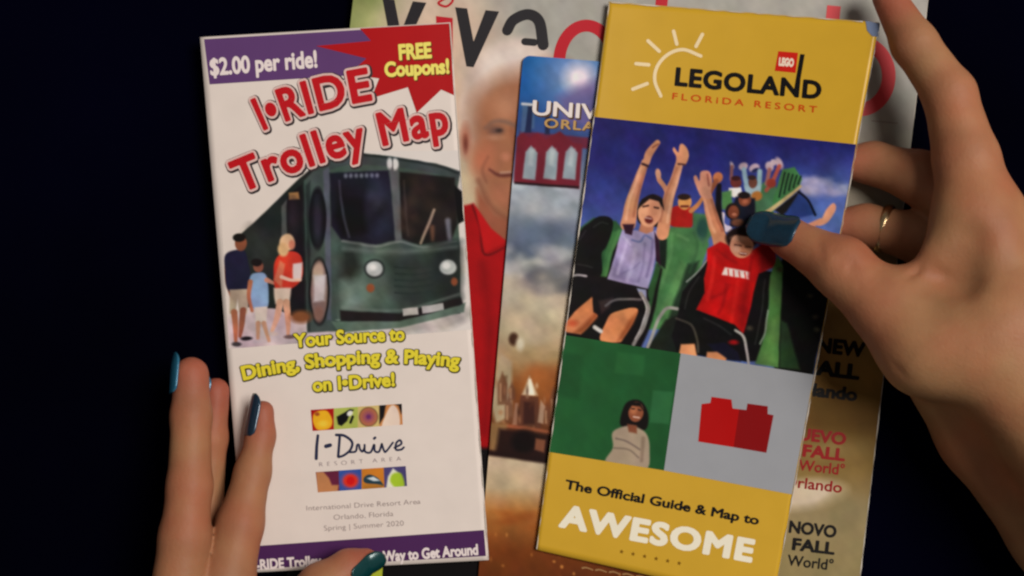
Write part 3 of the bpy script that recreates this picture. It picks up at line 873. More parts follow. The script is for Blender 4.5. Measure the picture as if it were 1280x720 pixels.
def strip(y0, kind):
    c = Canvas(380, y0 - 12, 520, y0 + 45, (221, 212, 205), res=2.0); c.grain = .3
    S = lambda *p: [zz(*a) for a in p]
    if kind == 0:
        c.poly(S((40, 80), (215, 80), (215, 270), (40, 270)), (172, 24, 22), soft=1)
        c.poly(S((215, 80), (390, 70), (390, 250), (215, 260)), (178, 188, 96), soft=1)
        c.poly(S((388, 60), (545, 55), (545, 240), (388, 250)), (206, 186, 124), soft=1)
        c.poly(S((543, 50), (720, 50), (720, 230), (543, 240)), (200, 140, 84), soft=1)
        c.poly(S((70, 130), (110, 105), (170, 110), (205, 180), (180, 235), (100, 245), (65, 190)), (226, 180, 40), soft=2, curve=True)
        c.ell(*zz(95, 130), 3, 2.4, (170, 90, 40)); c.ell(*zz(140, 200), 6, 4, (238, 200, 70), soft=4)
        c.poly(S((235, 150), (290, 120), (330, 95), (360, 100), (330, 130), (310, 180), (270, 215), (245, 205)), (16, 16, 18), soft=1.6)
        c.ell(*zz(330, 125), 4, 3, (226, 226, 220), rot=-40); c.line(S((335, 190), (350, 150)), 3, (16, 16, 18))
        x, y = zz(464, 150); c.ell(x, y, 12, 12.3, (120, 96, 60)); c.ell(x, y, 11, 11.3, (176, 112, 84)); c.ell(x, y, 7, 7, (160, 92, 104), soft=4); c.ell(x, y, 3, 3, (112, 50, 110), soft=3)
        c.poly(S((543, 50), (590, 60), (575, 150), (543, 200)), (24, 22, 26), soft=2); c.poly(S((640, 50), (720, 50), (700, 130), (680, 70)), (30, 24, 26), soft=2)
        c.poly(S((560, 235), (600, 110), (640, 65), (680, 110), (690, 200), (660, 240)), (230, 212, 198), soft=2, curve=True)
    else:
        c.poly(S((80, 540), (260, 530), (260, 710), (80, 710)), (110, 40, 70), soft=1)
        c.poly(S((250, 530), (415, 520), (420, 690), (255, 700)), (58, 92, 168), soft=1)
        c.poly(S((413, 520), (575, 510), (585, 670), (415, 690)), (204, 134, 46), soft=1)
        c.poly(S((573, 500), (745, 500), (750, 670), (580, 680)), (84, 76, 128), soft=1)
        c.poly(S((85, 545), (140, 545), (180, 590), (200, 640), (250, 640), (240, 700), (90, 710)), (190, 136, 92), soft=2.4)
        x, y = zz(335, 610); c.ell(x, y, 12, 10, (140, 90, 140), soft=5); c.ell(x, y, 9, 8, (214, 60, 40), soft=3); c.ell(x, y, 5, 5, (206, 24, 26), soft=2)
        c.poly(S((430, 590), (470, 565), (530, 590), (572, 645), (520, 635), (440, 625)), (40, 70, 84), soft=1.6, curve=True); c.poly(S((450, 592), (500, 580), (550, 610), (500, 612)), (206, 216, 220), soft=1.6)
        c.poly(S((430, 640), (560, 640), (580, 680), (420, 690)), (176, 124, 52), soft=4)
        c.poly(S((590, 670), (605, 580), (640, 520), (690, 560), (720, 660)), (222, 222, 206), soft=2.4); c.poly(S((640, 560), (700, 560), (722, 650), (660, 660), (620, 610)), (168, 196, 54), soft=3, curve=True)
    return c
photo("picture_strip", tro, strip(505, 0), zp((48, 100), (704, 56), (710, 206), (62, 252)), b_tro, q1, step=.6)
photo("picture_strip", tro, strip(585, 1), zp((84, 548), (732, 504), (742, 648), (100, 694)), b_tro, q1, step=.6)
GR = ink((170, 158, 154))
text_on("lettering", tro, "International Drive Resort Area", [(383, 638.5), (526, 630)], 6.5, GR, b_tro, q1, bold=.005)
text_on("lettering", tro, "Orlando, Florida", [(417, 650), (492, 645)], 6.5, GR, b_tro, q1, bold=.005)
text_on("lettering", tro, "Spring | Summer 2020", [(405, 663.5), (505, 657)], 6.5, GR, b_tro, q1, bold=.005)
flat_poly("colour_band", tro, [(306, 683.5), (605, 662.5), (607.5, 695), (308, 712)], PUR2, b_tro, q1)
text_on("lettering", tro, "I-RIDE Trolley", [(317, 712.5), (402, 706.5)], 12, WH, b_tro, q2, bold=.04)
text_on("lettering", tro, "Way to Get Around", [(479, 702), (598, 693)], 12.5, WH, b_tro, q2, bold=.04)

# ================================================================== YELLOW THEME PARK LEAFLET
LQ = np.array([(761, 2), (1099, 28), (966, 754), (670, 687)], dtype=float)
def z_leg(x, y):
    t = np.clip((y - 14) / 700.0, -0.05, 1.1)
    xl = 761 - 91 * t; xr = 1099 - 133 * t
    s = np.clip((x - xl) / (xr - xl), -0.05, 1.05)
    f = 1.0 - 0.82 / (1.0 + np.exp(-(t - 0.62) * 9.0))
    return 8.2 * MM + 16.5 * MM * np.abs(s) ** 1.8 * f + 0.25 * MM * fbm(x / 90.0, y / 120.0, 31, 2)
leg = Sheet(LQ, z_leg)
b_leg = thing("brochure", "yellow theme park guide with a roller coaster photo and a red toy brick", "brochure", "travel brochures")
slab("inner_leaves", leg, MAT_PAPER, b_leg, -0.35 * MM, 0.6 * MM, 60, 90, inset=0.003, shift=(0.8, 0.4))
slab("cover", leg, print_mat("cover_yellow", (203, 167, 50), rough=.34, spec=.3), b_leg, 0.0, 0.25 * MM, 60, 90)
q1, q2, q3, q4 = .09 * MM, .18 * MM, .27 * MM, .36 * MM
flat_poly("corner_fold", leg, [(1082, 26), (1100, 29), (1098, 46), (1090, 45), (1084, 38)], ink((120, 134, 160)), b_leg, q2, step=5)
# sun emblem, wordmark
CR = ink((234, 214, 176))
strokes("sun_emblem", leg, [(zq, 4.2) for zq in ([(826, 120), (818.5, 101), (821.6, 83), (835, 68), (854, 62), (876, 70)],)] + [([a, b], 4.4) for a, b in (((810, 51), (824, 64)), ((842, 39), (846, 55)), ((878, 43), (870, 58)), ((795, 79.6), (811, 81)), ((791, 111.5), (809, 104.5)))], CR, b_leg, q1)
BK = ink((18, 16, 18)); OR = ink((196, 84, 18)); LR = ink((200, 36, 22))
text_on("wordmark", leg, "LEGOLAND", [(843, 106), (1026, 123.5)], 21, BK, b_leg, q1, bold=.045, spacing=1.08)
flat_poly("wordmark_stem", leg, [(1000.5, 67.5), (1006, 68), (997, 120), (991.5, 119)], BK, b_leg, q2)
lg = flat_poly("logo_square", leg, [(973, 64), (997.5, 66), (994.5, 91), (968.5, 88.5)], LR, b_leg, q1)
text_on("lettering", leg, "LEGO", [(973.2, 81.3), (992, 83)], 9, ink((240, 214, 196)), lg, q2, bold=.07)
text_on("lettering", leg, "FLORiDA RESORT", [(840, 124), (1021, 141)], 8, OR, b_leg, q1, bold=.02, spacing=1.45)

# --- roller coaster photo
c = Canvas(695, 140, 1085, 475, (40, 40, 110), res=1.35)
c.vgrad([(140, (38, 36, 104)), (200, (40, 42, 118)), (250, (58, 70, 142)), (290, (84, 104, 170)), (330, (96, 116, 170))])
c.mix(np.clip((c.X - 900) / 160, 0, 1) * np.clip((c.Y - 180) / 70, 0, 1) * .8, (104, 134, 196))
c.cloud(1030, 233, 26, 9, (170, 168, 196), 5, 26, .55); c.cloud(1012, 230, 12, 8, (186, 180, 204), 6, 10, .5); c.cloud(1050, 236, 16, 7, (178, 178, 204), 7, 10, .5)
GRN = (62, 112, 62); GRL = (88, 140, 84); GRD = (34, 66, 38); BLK = (13, 12, 13); SKN = (206, 150, 116); SKD = (178, 112, 76)
# far train
c.poly([(943, 236), (960, 224), (972, 236), (968, 262), (956, 286), (930, 290), (936, 262)], (76, 122, 88), soft=3)
c.poly([(966, 250), (978, 212), (993, 209), (1003, 224), (1000, 232), (966, 260)], (72, 126, 76), soft=2)
for k in range(5):
    c.line([(974 + k * 6, 246 - k * 4), (981 + k * 5, 216 + k * 1.2)], 2.4, (26, 52, 34), soft=1.6)
c.poly([(976, 262), (1000, 240), (1006, 246), (1019, 268), (1000, 272), (980, 270)], (46, 70, 136), soft=3)
c.line([(998, 240), (1010, 250), (1019, 269)], 3, (14, 18, 40), soft=2)
c.poly([(968, 262), (1000, 238), (984, 264), (978, 270)], (28, 24, 24), soft=3)
c.line([(950, 270), (966, 260), (982, 248), (1001, 233)], [5, 5, 4.5, 3], (190, 172, 128), soft=1.6)
for x, y, rx, ry in ((929, 208, 6, 5), (943, 210, 7, 5), (962, 208, 5, 6), (967, 203, 4, 4), (974, 204, 4, 8), (915, 206, 2, 4)):
    c.ell(x, y, rx, ry, (206, 184, 188), rot=-25, soft=2.5, alpha=.9)
c.ell(944, 213, 5, 2.4, (40, 44, 90), rot=-30)
for p, w, col in (([(915, 208), (914, 224)], 4, (140, 92, 96)), ([(930, 212), (934, 236)], 6, (150, 176, 190)), ([(950, 214), (948, 238)], 6, (150, 180, 190)), ([(974, 208), (966, 226), (958, 238)], 5, (176, 90, 76)), ([(962, 212), (958, 230)], 5, (160, 110, 110))):
    c.line(p, w, col, soft=2.5)
c.poly([(930, 232), (950, 232), (950, 246), (934, 246)], (160, 180, 190), soft=3)
c.ell(941, 228, 5.5, 7, (120, 74, 60)); c.ell(940, 222, 5, 3, (60, 40, 40))
c.ell(964, 229, 6, 6, (150, 62, 50), soft=2.5)
c.ell(920, 228, 7, 7, (104, 48, 44)); c.ell(920, 223, 6, 3, (60, 24, 26)); c.poly([(911, 235), (926, 234), (928, 244), (918, 247), (910, 245)], (226, 222, 216), soft=2)
c.ell(946, 245, 7, 6, (176, 120, 60), soft=2.5)
c.poly([(902, 240), (914, 238), (916, 262), (902, 262)], GRL, soft=3)
c.poly([(920, 246), (944, 248), (944, 284), (912, 284), (914, 262)], (22, 24, 44), soft=3)
c.ell(931, 250, 8, 8, (130, 74, 52)); c.ell(930, 244, 8, 4.5, (28, 20, 20)); c.ell(932, 252, 4, 3, (176, 108, 80), soft=3)
c.ell(916, 264, 9.5, 10, (34, 22, 22)); c.ell(917, 265, 7, 8, (126, 66, 46)); c.ell(918, 268, 3, 2, (186, 120, 96))
c.line([(903, 268), (902, 280), (908, 286)], [6, 8, 8], (206, 196, 206)); c.ell(910, 286, 5, 4, (206, 200, 214)); c.ell(922, 278, 8, 5, (120, 76, 56), soft=3)
c.line([(899, 232), (898, 262), (902, 290)], [6, 8, 8], (18, 14, 20), soft=2.5)
# riders behind
c.poly([(838, 262), (850, 257), (866, 262), (864, 284), (838, 282)], (176, 30, 26), soft=2, curve=True)
c.ell(856, 253, 8.5, 9.5, (200, 150, 92)); c.ell(855, 246, 8, 4, (44, 30, 26)); c.line([(852, 258), (860, 258)], 3, (110, 50, 40))
c.line([(864, 264), (872, 256), (879, 246)], [6, 5, 4], (190, 132, 84)); c.ell(897, 222, 6, 7, (186, 120, 80), rot=30, soft=2); c.line([(895, 226), (888, 240)], 6, (160, 96, 66))
c.line([(822, 214), (824, 224), (831, 234), (836, 246)], [4, 6, 6, 6], (190, 136, 112)); c.ell(822.5, 217, 3.5, 6, (200, 150, 128), rot=-15)
# green coaster seats
c.poly([(718, 290), (742, 272), (770, 276), (782, 290), (770, 350), (716, 350)], (48, 96, 56), soft=3)
c.poly([(824, 296), (838, 284), (868, 284), (882, 290), (886, 306), (876, 336), (862, 372), (850, 410), (806, 412), (812, 372), (820, 330)], (80, 132, 82), soft=2.5, curve=False)
c.poly([(866, 266), (884, 268), (890, 292), (880, 308), (866, 292)], (76, 120, 84), soft=3); c.ell(878, 286, 7, 13, (44, 84, 74), soft=4)
c.poly([(852, 326), (862, 332), (834, 396), (824, 392)], (104, 152, 96), soft=5, alpha=.7)
c.poly([(860, 330), (874, 326), (856, 384), (842, 408), (836, 396)], (36, 58, 40), soft=5)
c.poly([(824, 292), (834, 300), (832, 336), (824, 330)], (22, 36, 26), soft=3)
c.poly([(832, 400), (862, 386), (880, 430), (868, 446), (806, 438)], (26, 34, 26), soft=4)
# black harness seat, left
c.poly([(737, 278), (750, 270), (764, 273), (766, 286), (758, 308), (752, 318), (750, 346), (716, 350), (716, 312), (726, 288)], BLK, soft=2, curve=True)
c.poly([(766, 290), (780, 286), (770, 316), (760, 348), (752, 346), (756, 318)], (66, 116, 68), soft=2.5)
c.poly([(766, 314), (776, 296), (768, 350), (758, 350)], BLK, soft=2.5)
c.poly([(714, 344), (760, 346), (812, 360), (822, 330), (828, 336), (816, 400), (800, 438), (705, 424), (704, 405)], (16, 13, 14), soft=3)
c.poly([(820, 330), (826, 334), (812, 392), (806, 384), (812, 356)], (50, 92, 52), soft=3)
# woman with raised arms
c.poly([(796, 266), (802, 250), (816, 243), (829, 250), (832, 268), (829, 284), (822, 284), (800, 280)], (24, 15, 17), soft=2, curve=True)
c.poly([(802, 276), (818, 276), (816, 294), (806, 298), (798, 290)], (190, 132, 104), soft=2.5)
c.line([(806, 203), (799, 224), (792, 244), (785, 280)], [9, 11.5, 14, 19], SKN, soft=1.8)
c.line([(809, 206), (803, 224), (797, 246), (792, 270)], [2, 3, 4, 4], (158, 100, 76), soft=3, alpha=.7)
c.poly([(804, 204), (807, 190), (815, 180), (821, 175), (825, 178), (822, 184), (815, 196), (811, 206)], SKN, soft=1.8, curve=True)
c.line([(816, 184), (823, 180)], 2, (150, 92, 72), soft=2); c.line([(803, 205), (810, 208)], 3, (70, 40, 44), soft=1.6)
c.line([(849, 204), (843, 226), (836, 246), (828, 292)], [9, 11, 13, 16], SKN, soft=1.8)
c.line([(846, 210), (839, 228), (832, 246), (825, 276)], [2, 3, 3, 4], (168, 108, 84), soft=3, alpha=.7)
c.poly([(846, 204), (845, 195), (841, 187), (843, 184), (848, 190), (850, 181), (854, 180), (859, 186), (861, 196), (856, 206)], SKN, soft=1.8, curve=True)
c.line([(848, 205), (856, 206)], 2.4, (100, 60, 56), soft=1.6)
c.poly([(778, 287), (796, 288), (808, 292), (820, 288), (823, 306), (816, 338), (810, 361), (788, 356), (759, 349), (768, 322), (772, 304)], (166, 156, 192), soft=2, curve=False)
c.poly([(764, 344), (770, 322), (782, 344), (796, 352), (780, 352)], (134, 122, 164), soft=6, alpha=.6); c.line([(772, 344), (790, 336), (800, 328)], 2, (130, 118, 158), soft=3, alpha=.7)
c.poly([(778, 280), (793, 280), (790, 294), (782, 292)], (56, 22, 42), soft=2); c.poly([(818, 290), (824, 300), (826, 332), (820, 326)], (52, 24, 44), soft=2)
c.line([(790, 300), (800, 302), (806, 294), (814, 298)], 2.6, (120, 124, 170), soft=2)
c.ell(812, 265, 14.5, 19, (216, 164, 132), rot=8); c.ell(818, 262, 7, 13, (188, 128, 98), rot=8, soft=7, alpha=.6)
c.poly([(797, 262), (802, 249), (816, 243), (828, 250), (830, 262), (824, 252), (812, 249), (803, 256)], (24, 15, 17), soft=2)
c.line([(804, 258), (810, 257)], 2.2, (70, 40, 36), soft=1.5); c.line([(818, 259), (823, 260)], 2.2, (70, 40, 36), soft=1.5)
c.ell(811, 275, 5.2, 4.6, (110, 40, 38), rot=15, soft=2.4); c.line([(807, 272.4), (814, 273.6)], 1.6, (214, 190, 182), soft=1.6)
# folds and highlights
for p, w, col, al in (([(801, 210), (795, 228), (788, 246), (782, 274)], [2, 3, 3, 3], (236, 190, 160), .7), ([(852, 208), (847, 226), (840, 246), (834, 278)], [2, 3, 3, 3], (234, 188, 158), .7),
                      ([(784, 300), (778, 322), (772, 342)], 4, (192, 184, 214), .7), ([(806, 304), (804, 330), (798, 352)], 3, (132, 120, 160), .6), ([(794, 312), (790, 332), (784, 350)], 5, (186, 178, 208), .6),
                      ([(816, 300), (814, 322), (808, 346)], 3, (120, 108, 150), .7), ([(780, 296), (788, 306)], 2, (200, 194, 222), .7)):
    c.line(p, w, col, soft=3, alpha=al)
for p in ([(742, 284), (752, 278), (760, 280)], [(724, 300), (732, 288)], [(722, 330), (740, 334)]):
    c.line(p, 1.6, (58, 60, 60), soft=2, alpha=.7)
for p, col in (([(840, 292), (838, 320), (826, 360)], (108, 158, 104)), ([(868, 292), (872, 310), (862, 340)], (56, 100, 62)), ([(848, 294), (860, 300)], (118, 166, 112)), ([(774, 288), (764, 316), (757, 344)], (98, 148, 92))):
    c.line(p, 3, col, soft=4, alpha=.6)
# lap bar and legs
THI = (204, 134, 90)
c.poly([(741, 370), (747, 380), (747, 396), (734, 410), (726, 418), (704, 415), (706, 404), (718, 390)], THI, soft=2); c.poly([(747, 388), (746, 398), (728, 416), (718, 416)], (150, 78, 40), soft=5, alpha=.8); c.ell(716, 404, 6, 4, (186, 92, 56), soft=5)
c.poly([(778, 386), (797, 386), (792, 402), (780, 422), (773, 428), (750, 425), (757, 404), (764, 392)], (210, 142, 96), soft=2, curve=True); c.poly([(797, 390), (792, 404), (778, 424), (772, 426), (786, 400)], (156, 84, 44), soft=5, alpha=.8)
c.poly([(736, 344), (760, 349), (808, 362), (812, 376), (796, 382), (768, 390), (752, 396), (742, 390), (740, 372)], (18, 14, 18), soft=2)
c.poly([(748, 376), (766, 372), (762, 384), (752, 392)], (60, 46, 44), soft=4)
c.line([(757, 382), (766, 376), (780, 374), (801, 374)], 3, (110, 104, 104), soft=2); c.line([(712, 346), (722, 344), (733, 345)], 2.6, (176, 172, 172), soft=1.6)
c.poly([(796, 360), (808, 362), (808, 376), (802, 372)], (150, 156, 186), soft=2); c.line([(801, 366), (810, 384), (806, 404), (792, 431)], [4, 5, 5, 4.5], (150, 146, 142), soft=1.8); c.line([(803, 372), (808, 386), (803, 404), (794, 424)], 1.4, (206, 202, 198), soft=1.4)
c.line([(847, 386), (834, 385), (826, 394), (820, 406), (810, 434)], [4, 4, 4, 4, 4], (158, 156, 152), soft=1.8); c.line([(743, 409), (751, 414)], 5, (200, 196, 192), soft=2)
# boy in red
c.poly([(886, 320), (872, 340), (853, 364), (847, 394), (840, 420), (846, 440), (884, 446), (934, 452), (950, 452), (960, 394), (966, 340), (948, 336)], BLK, soft=2.5)
c.line([(886, 322), (872, 340), (858, 352)], 1.8, (150, 156, 150), soft=1.4)
c.line([(884, 244), (888, 264), (898, 294), (902, 306)], [12, 14, 18, 20], (206, 146, 112), soft=1.8); c.line([(889, 248), (895, 268), (903, 288)], [3, 3, 4], (150, 92, 70), soft=3, alpha=.7)
c.poly([(877, 246), (870, 232), (867, 222), (870, 219), (874, 226), (875, 216), (880, 213), (887, 215), (890, 226), (889, 240), (890, 248)], (204, 148, 126), soft=1.8, curve=True); c.line([(884, 218), (886, 232)], 2, (158, 96, 84), soft=2)
c.poly([(884, 311), (900, 302), (914, 308), (942, 312), (956, 304), (968, 306), (970, 332), (948, 342), (942, 366), (936, 394), (929, 417), (918, 406), (870, 387), (881, 366), (880, 348), (884, 330)], (188, 16, 16), soft=2)
c.poly([(950, 306), (968, 306), (970, 332), (950, 340)], (120, 8, 14), soft=6, alpha=.7); c.line([(936, 350), (930, 380), (926, 410)], 9, (146, 8, 12), soft=8, alpha=.6); c.line([(890, 372), (905, 366), (912, 356)], 3, (150, 8, 12), soft=4, alpha=.6)
c.ell(927, 298, 20, 14, (36, 20, 18), soft=3); c.ell(927, 307, 14.5, 15.5, (214, 158, 128), rot=6); c.ell(934, 311, 8, 10, (186, 122, 94), soft=7, alpha=.6); c.poly([(909, 302), (914, 289), (930, 284), (944, 292), (945, 304), (938, 296), (918, 294)], (38, 22, 20), soft=2.5)
c.line([(919, 306), (926, 307)], 2, (90, 52, 42), soft=1.5); c.line([(932, 308), (938, 309)], 2, (90, 52, 42), soft=1.5); c.ell(929, 317, 5, 2.2, (110, 44, 40), rot=6); c.line([(925, 316), (933, 317)], 1.4, (226, 210, 200), soft=1.2)
c.poly([(906, 334), (918, 336), (937, 340), (936, 349), (902, 343)], (222, 212, 206), soft=2); 
for k in range(4):
    c.line([(910 + k * 7, 337 + k * 1.3), (911 + k * 7, 344 + k * 1.3)], 1.6, (196, 60, 52), soft=1.4)
c.poly([(848, 393), (872, 388), (918, 408), (932, 422), (934, 452), (883, 442), (850, 434)], BLK, soft=2)
c.poly([(884, 430), (906, 428), (922, 440), (926, 452), (900, 448)], (18, 18, 42), soft=3); c.ell(917, 428, 6, 3, (150, 14, 18), soft=3); c.line([(845, 398), (864, 406), (871, 424), (873, 440)], [2.6, 3, 3, 3], (74, 70, 62), soft=2)
c.poly([(851, 430), (868, 430), (872, 446), (848, 446)], (218, 156, 112), soft=2.5); c.poly([(884, 440), (896, 440), (908, 448), (906, 456), (882, 452)], (214, 150, 106), soft=2.5)
c.line([(919, 413), (929, 420), (933, 436), (936, 456)], [3, 3.4, 3.4, 3], (172, 168, 164), soft=1.6)
for p, w, col, al in (([(893, 322), (890, 350), (884, 374)], 5, (216, 44, 38), .6), ([(908, 356), (904, 380), (898, 392)], 4, (150, 8, 12), .6), ([(922, 352), (918, 380), (914, 402)], 5, (214, 40, 34), .5), ([(940, 322), (936, 346)], 4, (150, 8, 12), .6), ([(881, 250), (886, 270), (893, 290)], [2, 3, 4], (234, 184, 152), .7), ([(896, 312), (908, 322), (920, 328)], 3, (150, 8, 12), .5)):
    c.line(p, w, col, soft=3, alpha=al)
for p in ([(874, 346), (862, 364), (856, 386)], [(956, 350), (952, 390), (944, 430)], [(880, 398), (900, 408), (914, 418)]):
    c.line(p, 1.8, (52, 52, 52), soft=2.4, alpha=.8)
c.ell(921, 311, 4, 4, (232, 184, 158), soft=4); c.ell(922, 298, 7, 3, (230, 182, 152), soft=4)
# right side seats
c.poly([(966, 340), (980, 322), (1050, 330), (1030, 402), (1016, 470), (968, 462), (972, 400)], (10, 10, 10), soft=3)
c.poly([(962, 346), (972, 320), (979, 332), (976, 392), (973, 460), (944, 455), (956, 418), (961, 380)], (84, 128, 70), soft=3); c.poly([(966, 400), (972, 396), (968, 452), (952, 450)], (106, 152, 84), soft=6, alpha=.7)
c.poly([(976, 400), (984, 404), (1000, 462), (974, 460)], (40, 66, 38), soft=4); c.line([(960, 388), (956, 416), (950, 430)], 2, (136, 150, 132), soft=1.6)
for x, y in ((1019, 396), (1013, 370), (937, 410), (975, 337), (1022, 412)):
    c.ell(x, y, 4, 3, (82, 76, 58), soft=4, alpha=.8)
c.poly([(1028, 272), (1033, 262), (1041, 254), (1045, 258), (1043, 266), (1034, 278), (1022, 282)], (214, 160, 134), soft=1.8, curve=True); c.line([(1000, 288), (1026, 276)], [8, 6], (206, 150, 122), soft=2)
c.noise(3.0, 2.6, 17)
photo("printed_photo", leg, c, [(742.8, 146), (1070.4, 180.5), (1017.4, 468.5), (705.4, 418.7)], b_leg, q1, step=0.82)

# --- small green picture with a girl
c = Canvas(680, 412, 858, 596, (38, 100, 54), res=1.5)
c.mix(np.clip((c.X - 690) / 160, 0, 1) * .5, (30, 84, 44))
c.poly([(816, 488), (842, 490), (836, 530), (812, 528)], (56, 120, 74), soft=3, alpha=.7); c.poly([(772, 440), (806, 444), (804, 470), (768, 466)], (48, 112, 62), soft=4, alpha=.6); c.poly([(700, 440), (730, 444), (724, 500), (696, 494)], (30, 82, 44), soft=6, alpha=.6)
c.poly([(776, 532), (780, 508), (790, 500), (802, 502), (810, 516), (809, 534), (800, 538)], (20, 14, 14), soft=2.5, curve=True)
c.poly([(766, 540), (786, 532), (800, 536), (809, 544), (812, 562), (806, 588), (758, 580), (766, 560)], (172, 156, 136), soft=2.5, curve=True)
c.poly([(784, 530), (796, 532), (796, 542), (786, 540)], (136, 82, 58), soft=2.5)
c.ell(795, 515, 9.5, 12.5, (150, 90, 62), rot=8); c.ell(792, 513, 4, 5, (184, 120, 84), soft=4); c.line([(790, 511), (793, 511)], 1.6, (50, 28, 24)); c.line([(798, 512), (801, 513)], 1.6, (50, 28, 24)); c.line([(792, 521), (799, 522)], 1.8, (220, 190, 176)); c.poly([(784, 516), (788, 503), (800, 503), (806, 516), (800, 508), (790, 507)], (20, 14, 14), soft=2)
c.line([(770, 548), (784, 552), (800, 562)], 1.8, (120, 106, 98), soft=2.5); c.line([(768, 560), (786, 562), (798, 572)], 1.6, (126, 112, 100), soft=2.5); c.line([(804, 548), (802, 576)], [5, 4], (148, 130, 112), soft=3)
c.grain = .4
photo("printed_photo", leg, c, [(705.4, 418.7), (851, 441.6), (830, 588), (686.5, 565)], b_leg, q1 + .02 * MM, step=0.9)
# --- grey panel with the red brick
flat_poly("grey_panel", leg, [(851, 441.6), (1017.4, 468.5), (989.8, 618), (830, 588)], ink((160, 163, 168)), b_leg, q1 + .04 * MM)
bl = flat_poly("brick_picture", leg, [(872.8, 552), (877, 505), (888, 503.6), (889.4, 496), (914.4, 499.4), (915.8, 510.5), (924, 511.5), (917, 559)], ink((178, 4, 6)), b_leg, q2 + .02 * MM)
flat_poly("brick_shade_side", leg, [(924, 511.5), (933, 512.5), (934.4, 504.4), (959.7, 507.8), (959.7, 517.5), (967, 519), (958, 566), (917, 559)], ink((140, 6, 12)), bl, q2 + .02 * MM)
r = random.Random(9)
def wear(sh, a, b, parent, lift, n, seed):
    rr = np.random.RandomState(seed); a = np.array(a, float); b = np.array(b, float)
    t = np.linspace(0, 1, n * 6)
    w = np.clip(np.interp(t, np.linspace(0, 1, n), rr.uniform(-.5, 1.7, n)), .12, 1.5)
    pts = a + (b - a) * t[:, None] + rr.uniform(-.15, .15, (len(t), 2))
    return strokes("worn_edge", sh, [(pts, w)], ink((206, 200, 190)), parent, lift, smooth=False)
wear(mag, (1163.2, -30), (1073, 740), magazine, 0.22 * MM, 50, 7)
wear(tro, (562.6, 30), (610.4, 698), b_tro, 6 * L1, 50, 8)
wear(leg, (761.8, 3), (671, 686), b_leg, q4, 60, 1)
wear(leg, (1097.6, 40), (968, 745), b_leg, q4, 60, 2)
wear(leg, (764, 3), (1078, 27), b_leg, q4, 30, 3)
text_on("lettering", leg, "The Official Guide & Map to", [(705.5, 610.5), (948, 656)], 11, BK, b_leg, q1, bold=.035)
text_on("lettering", leg, "AWESOME", [(698, 657), (940, 702)], 26, ink((240, 226, 208)), b_leg, q1, bold=.05, spacing=1.12)
def star(cx, cy, r):
    return [(cx + (r if k % 2 == 0 else r * .45) * math.sin(k * math.pi / 5 + .18), cy - (r if k % 2 == 0 else r * .45) * math.cos(k * math.pi / 5 + .18)) for k in range(10)]
for k in range(6):
    flat_poly("star", leg, star(777 + k * 14.4, 689.6 + k * 2.9, 3.0), ink((132, 96, 10)), b_leg, q1)

# ================================================================== HANDS
def smin(a, b, k):
    h = np.clip(0.5 + 0.5 * (b - a) / k, 0, 1)
    return b + (a - b) * h - k * h * (1 - h)

def joint(px, py, z, r):
    """joint centre in photo pixels + height (mm), radius in photo pixels at that height -> (point, radius)"""
    z *= MM
    return np.array(P(px, py, z)), r / PPM * (1 - z / H)

def chain_sdf(G, js, k=0.003):
    d = None
    for (a, ra), (b, rb) in zip(js[:-1], js[1:]):
        ba = b - a
        t = np.clip(((G - a) @ ba) / (ba @ ba), 0, 1)
        e = np.linalg.norm(G - a - t[..., None] * ba, axis=-1) - (ra + (rb - ra) * t)
        d = e if d is None else smin(d, e, k)
    return d

def surface_nets(F, org, h):
    nx, ny, nz = F.shape
    pos = np.zeros((nx - 1, ny - 1, nz - 1, 3)); cnt = np.zeros((nx - 1, ny - 1, nz - 1))
    cn = [(i, j, k) for i in (0, 1) for j in (0, 1) for k in (0, 1)]
    sub = lambda c: F[c[0]:c[0] + nx - 1, c[1]:c[1] + ny - 1, c[2]:c[2] + nz - 1]
    for a in cn:
        for ax in range(3):
            if a[ax] == 0:
                b = list(a); b[ax] = 1
                fa, fb = sub(a), sub(b)
                m = (fa < 0) != (fb < 0)
                t = np.where(m, fa / np.where(m, fa - fb, 1), 0)
                for q in range(3):
                    pos[..., q] += np.where(m, a[q] + (t if q == ax else 0), 0)
                cnt += m
    act = cnt > 0
    idx = -np.ones(act.shape, dtype=np.int64); idx[act] = np.arange(act.sum())
    I = np.argwhere(act)
    V = (I + pos[act] / cnt[act][:, None]) * h + org
    S = F < 0
    faces = []
    for ax in range(3):
        sl0 = [slice(1, -1)] * 3; sl1 = [slice(1, -1)] * 3
        sl0[ax] = slice(0, -1); sl1[ax] = slice(1, None)
        ch = S[tuple(sl0)] != S[tuple(sl1)]
        e = np.argwhere(ch)
        off = np.ones(3, dtype=int); off[ax] = 0
        e = e + off
        inside = S[tuple(e.T)]
        u, v = (ax + 1) % 3, (ax + 2) % 3
        def cell(du, dv):
            c = e.copy(); c[:, u] -= du; c[:, v] -= dv
            return idx[tuple(c.T)]
        q = np.stack([cell(1, 1), cell(0, 1), cell(0, 0), cell(1, 0)], -1)
        q[~inside] = q[~inside][:, ::-1]
        faces.append(q)
    return V, np.vstack(faces)

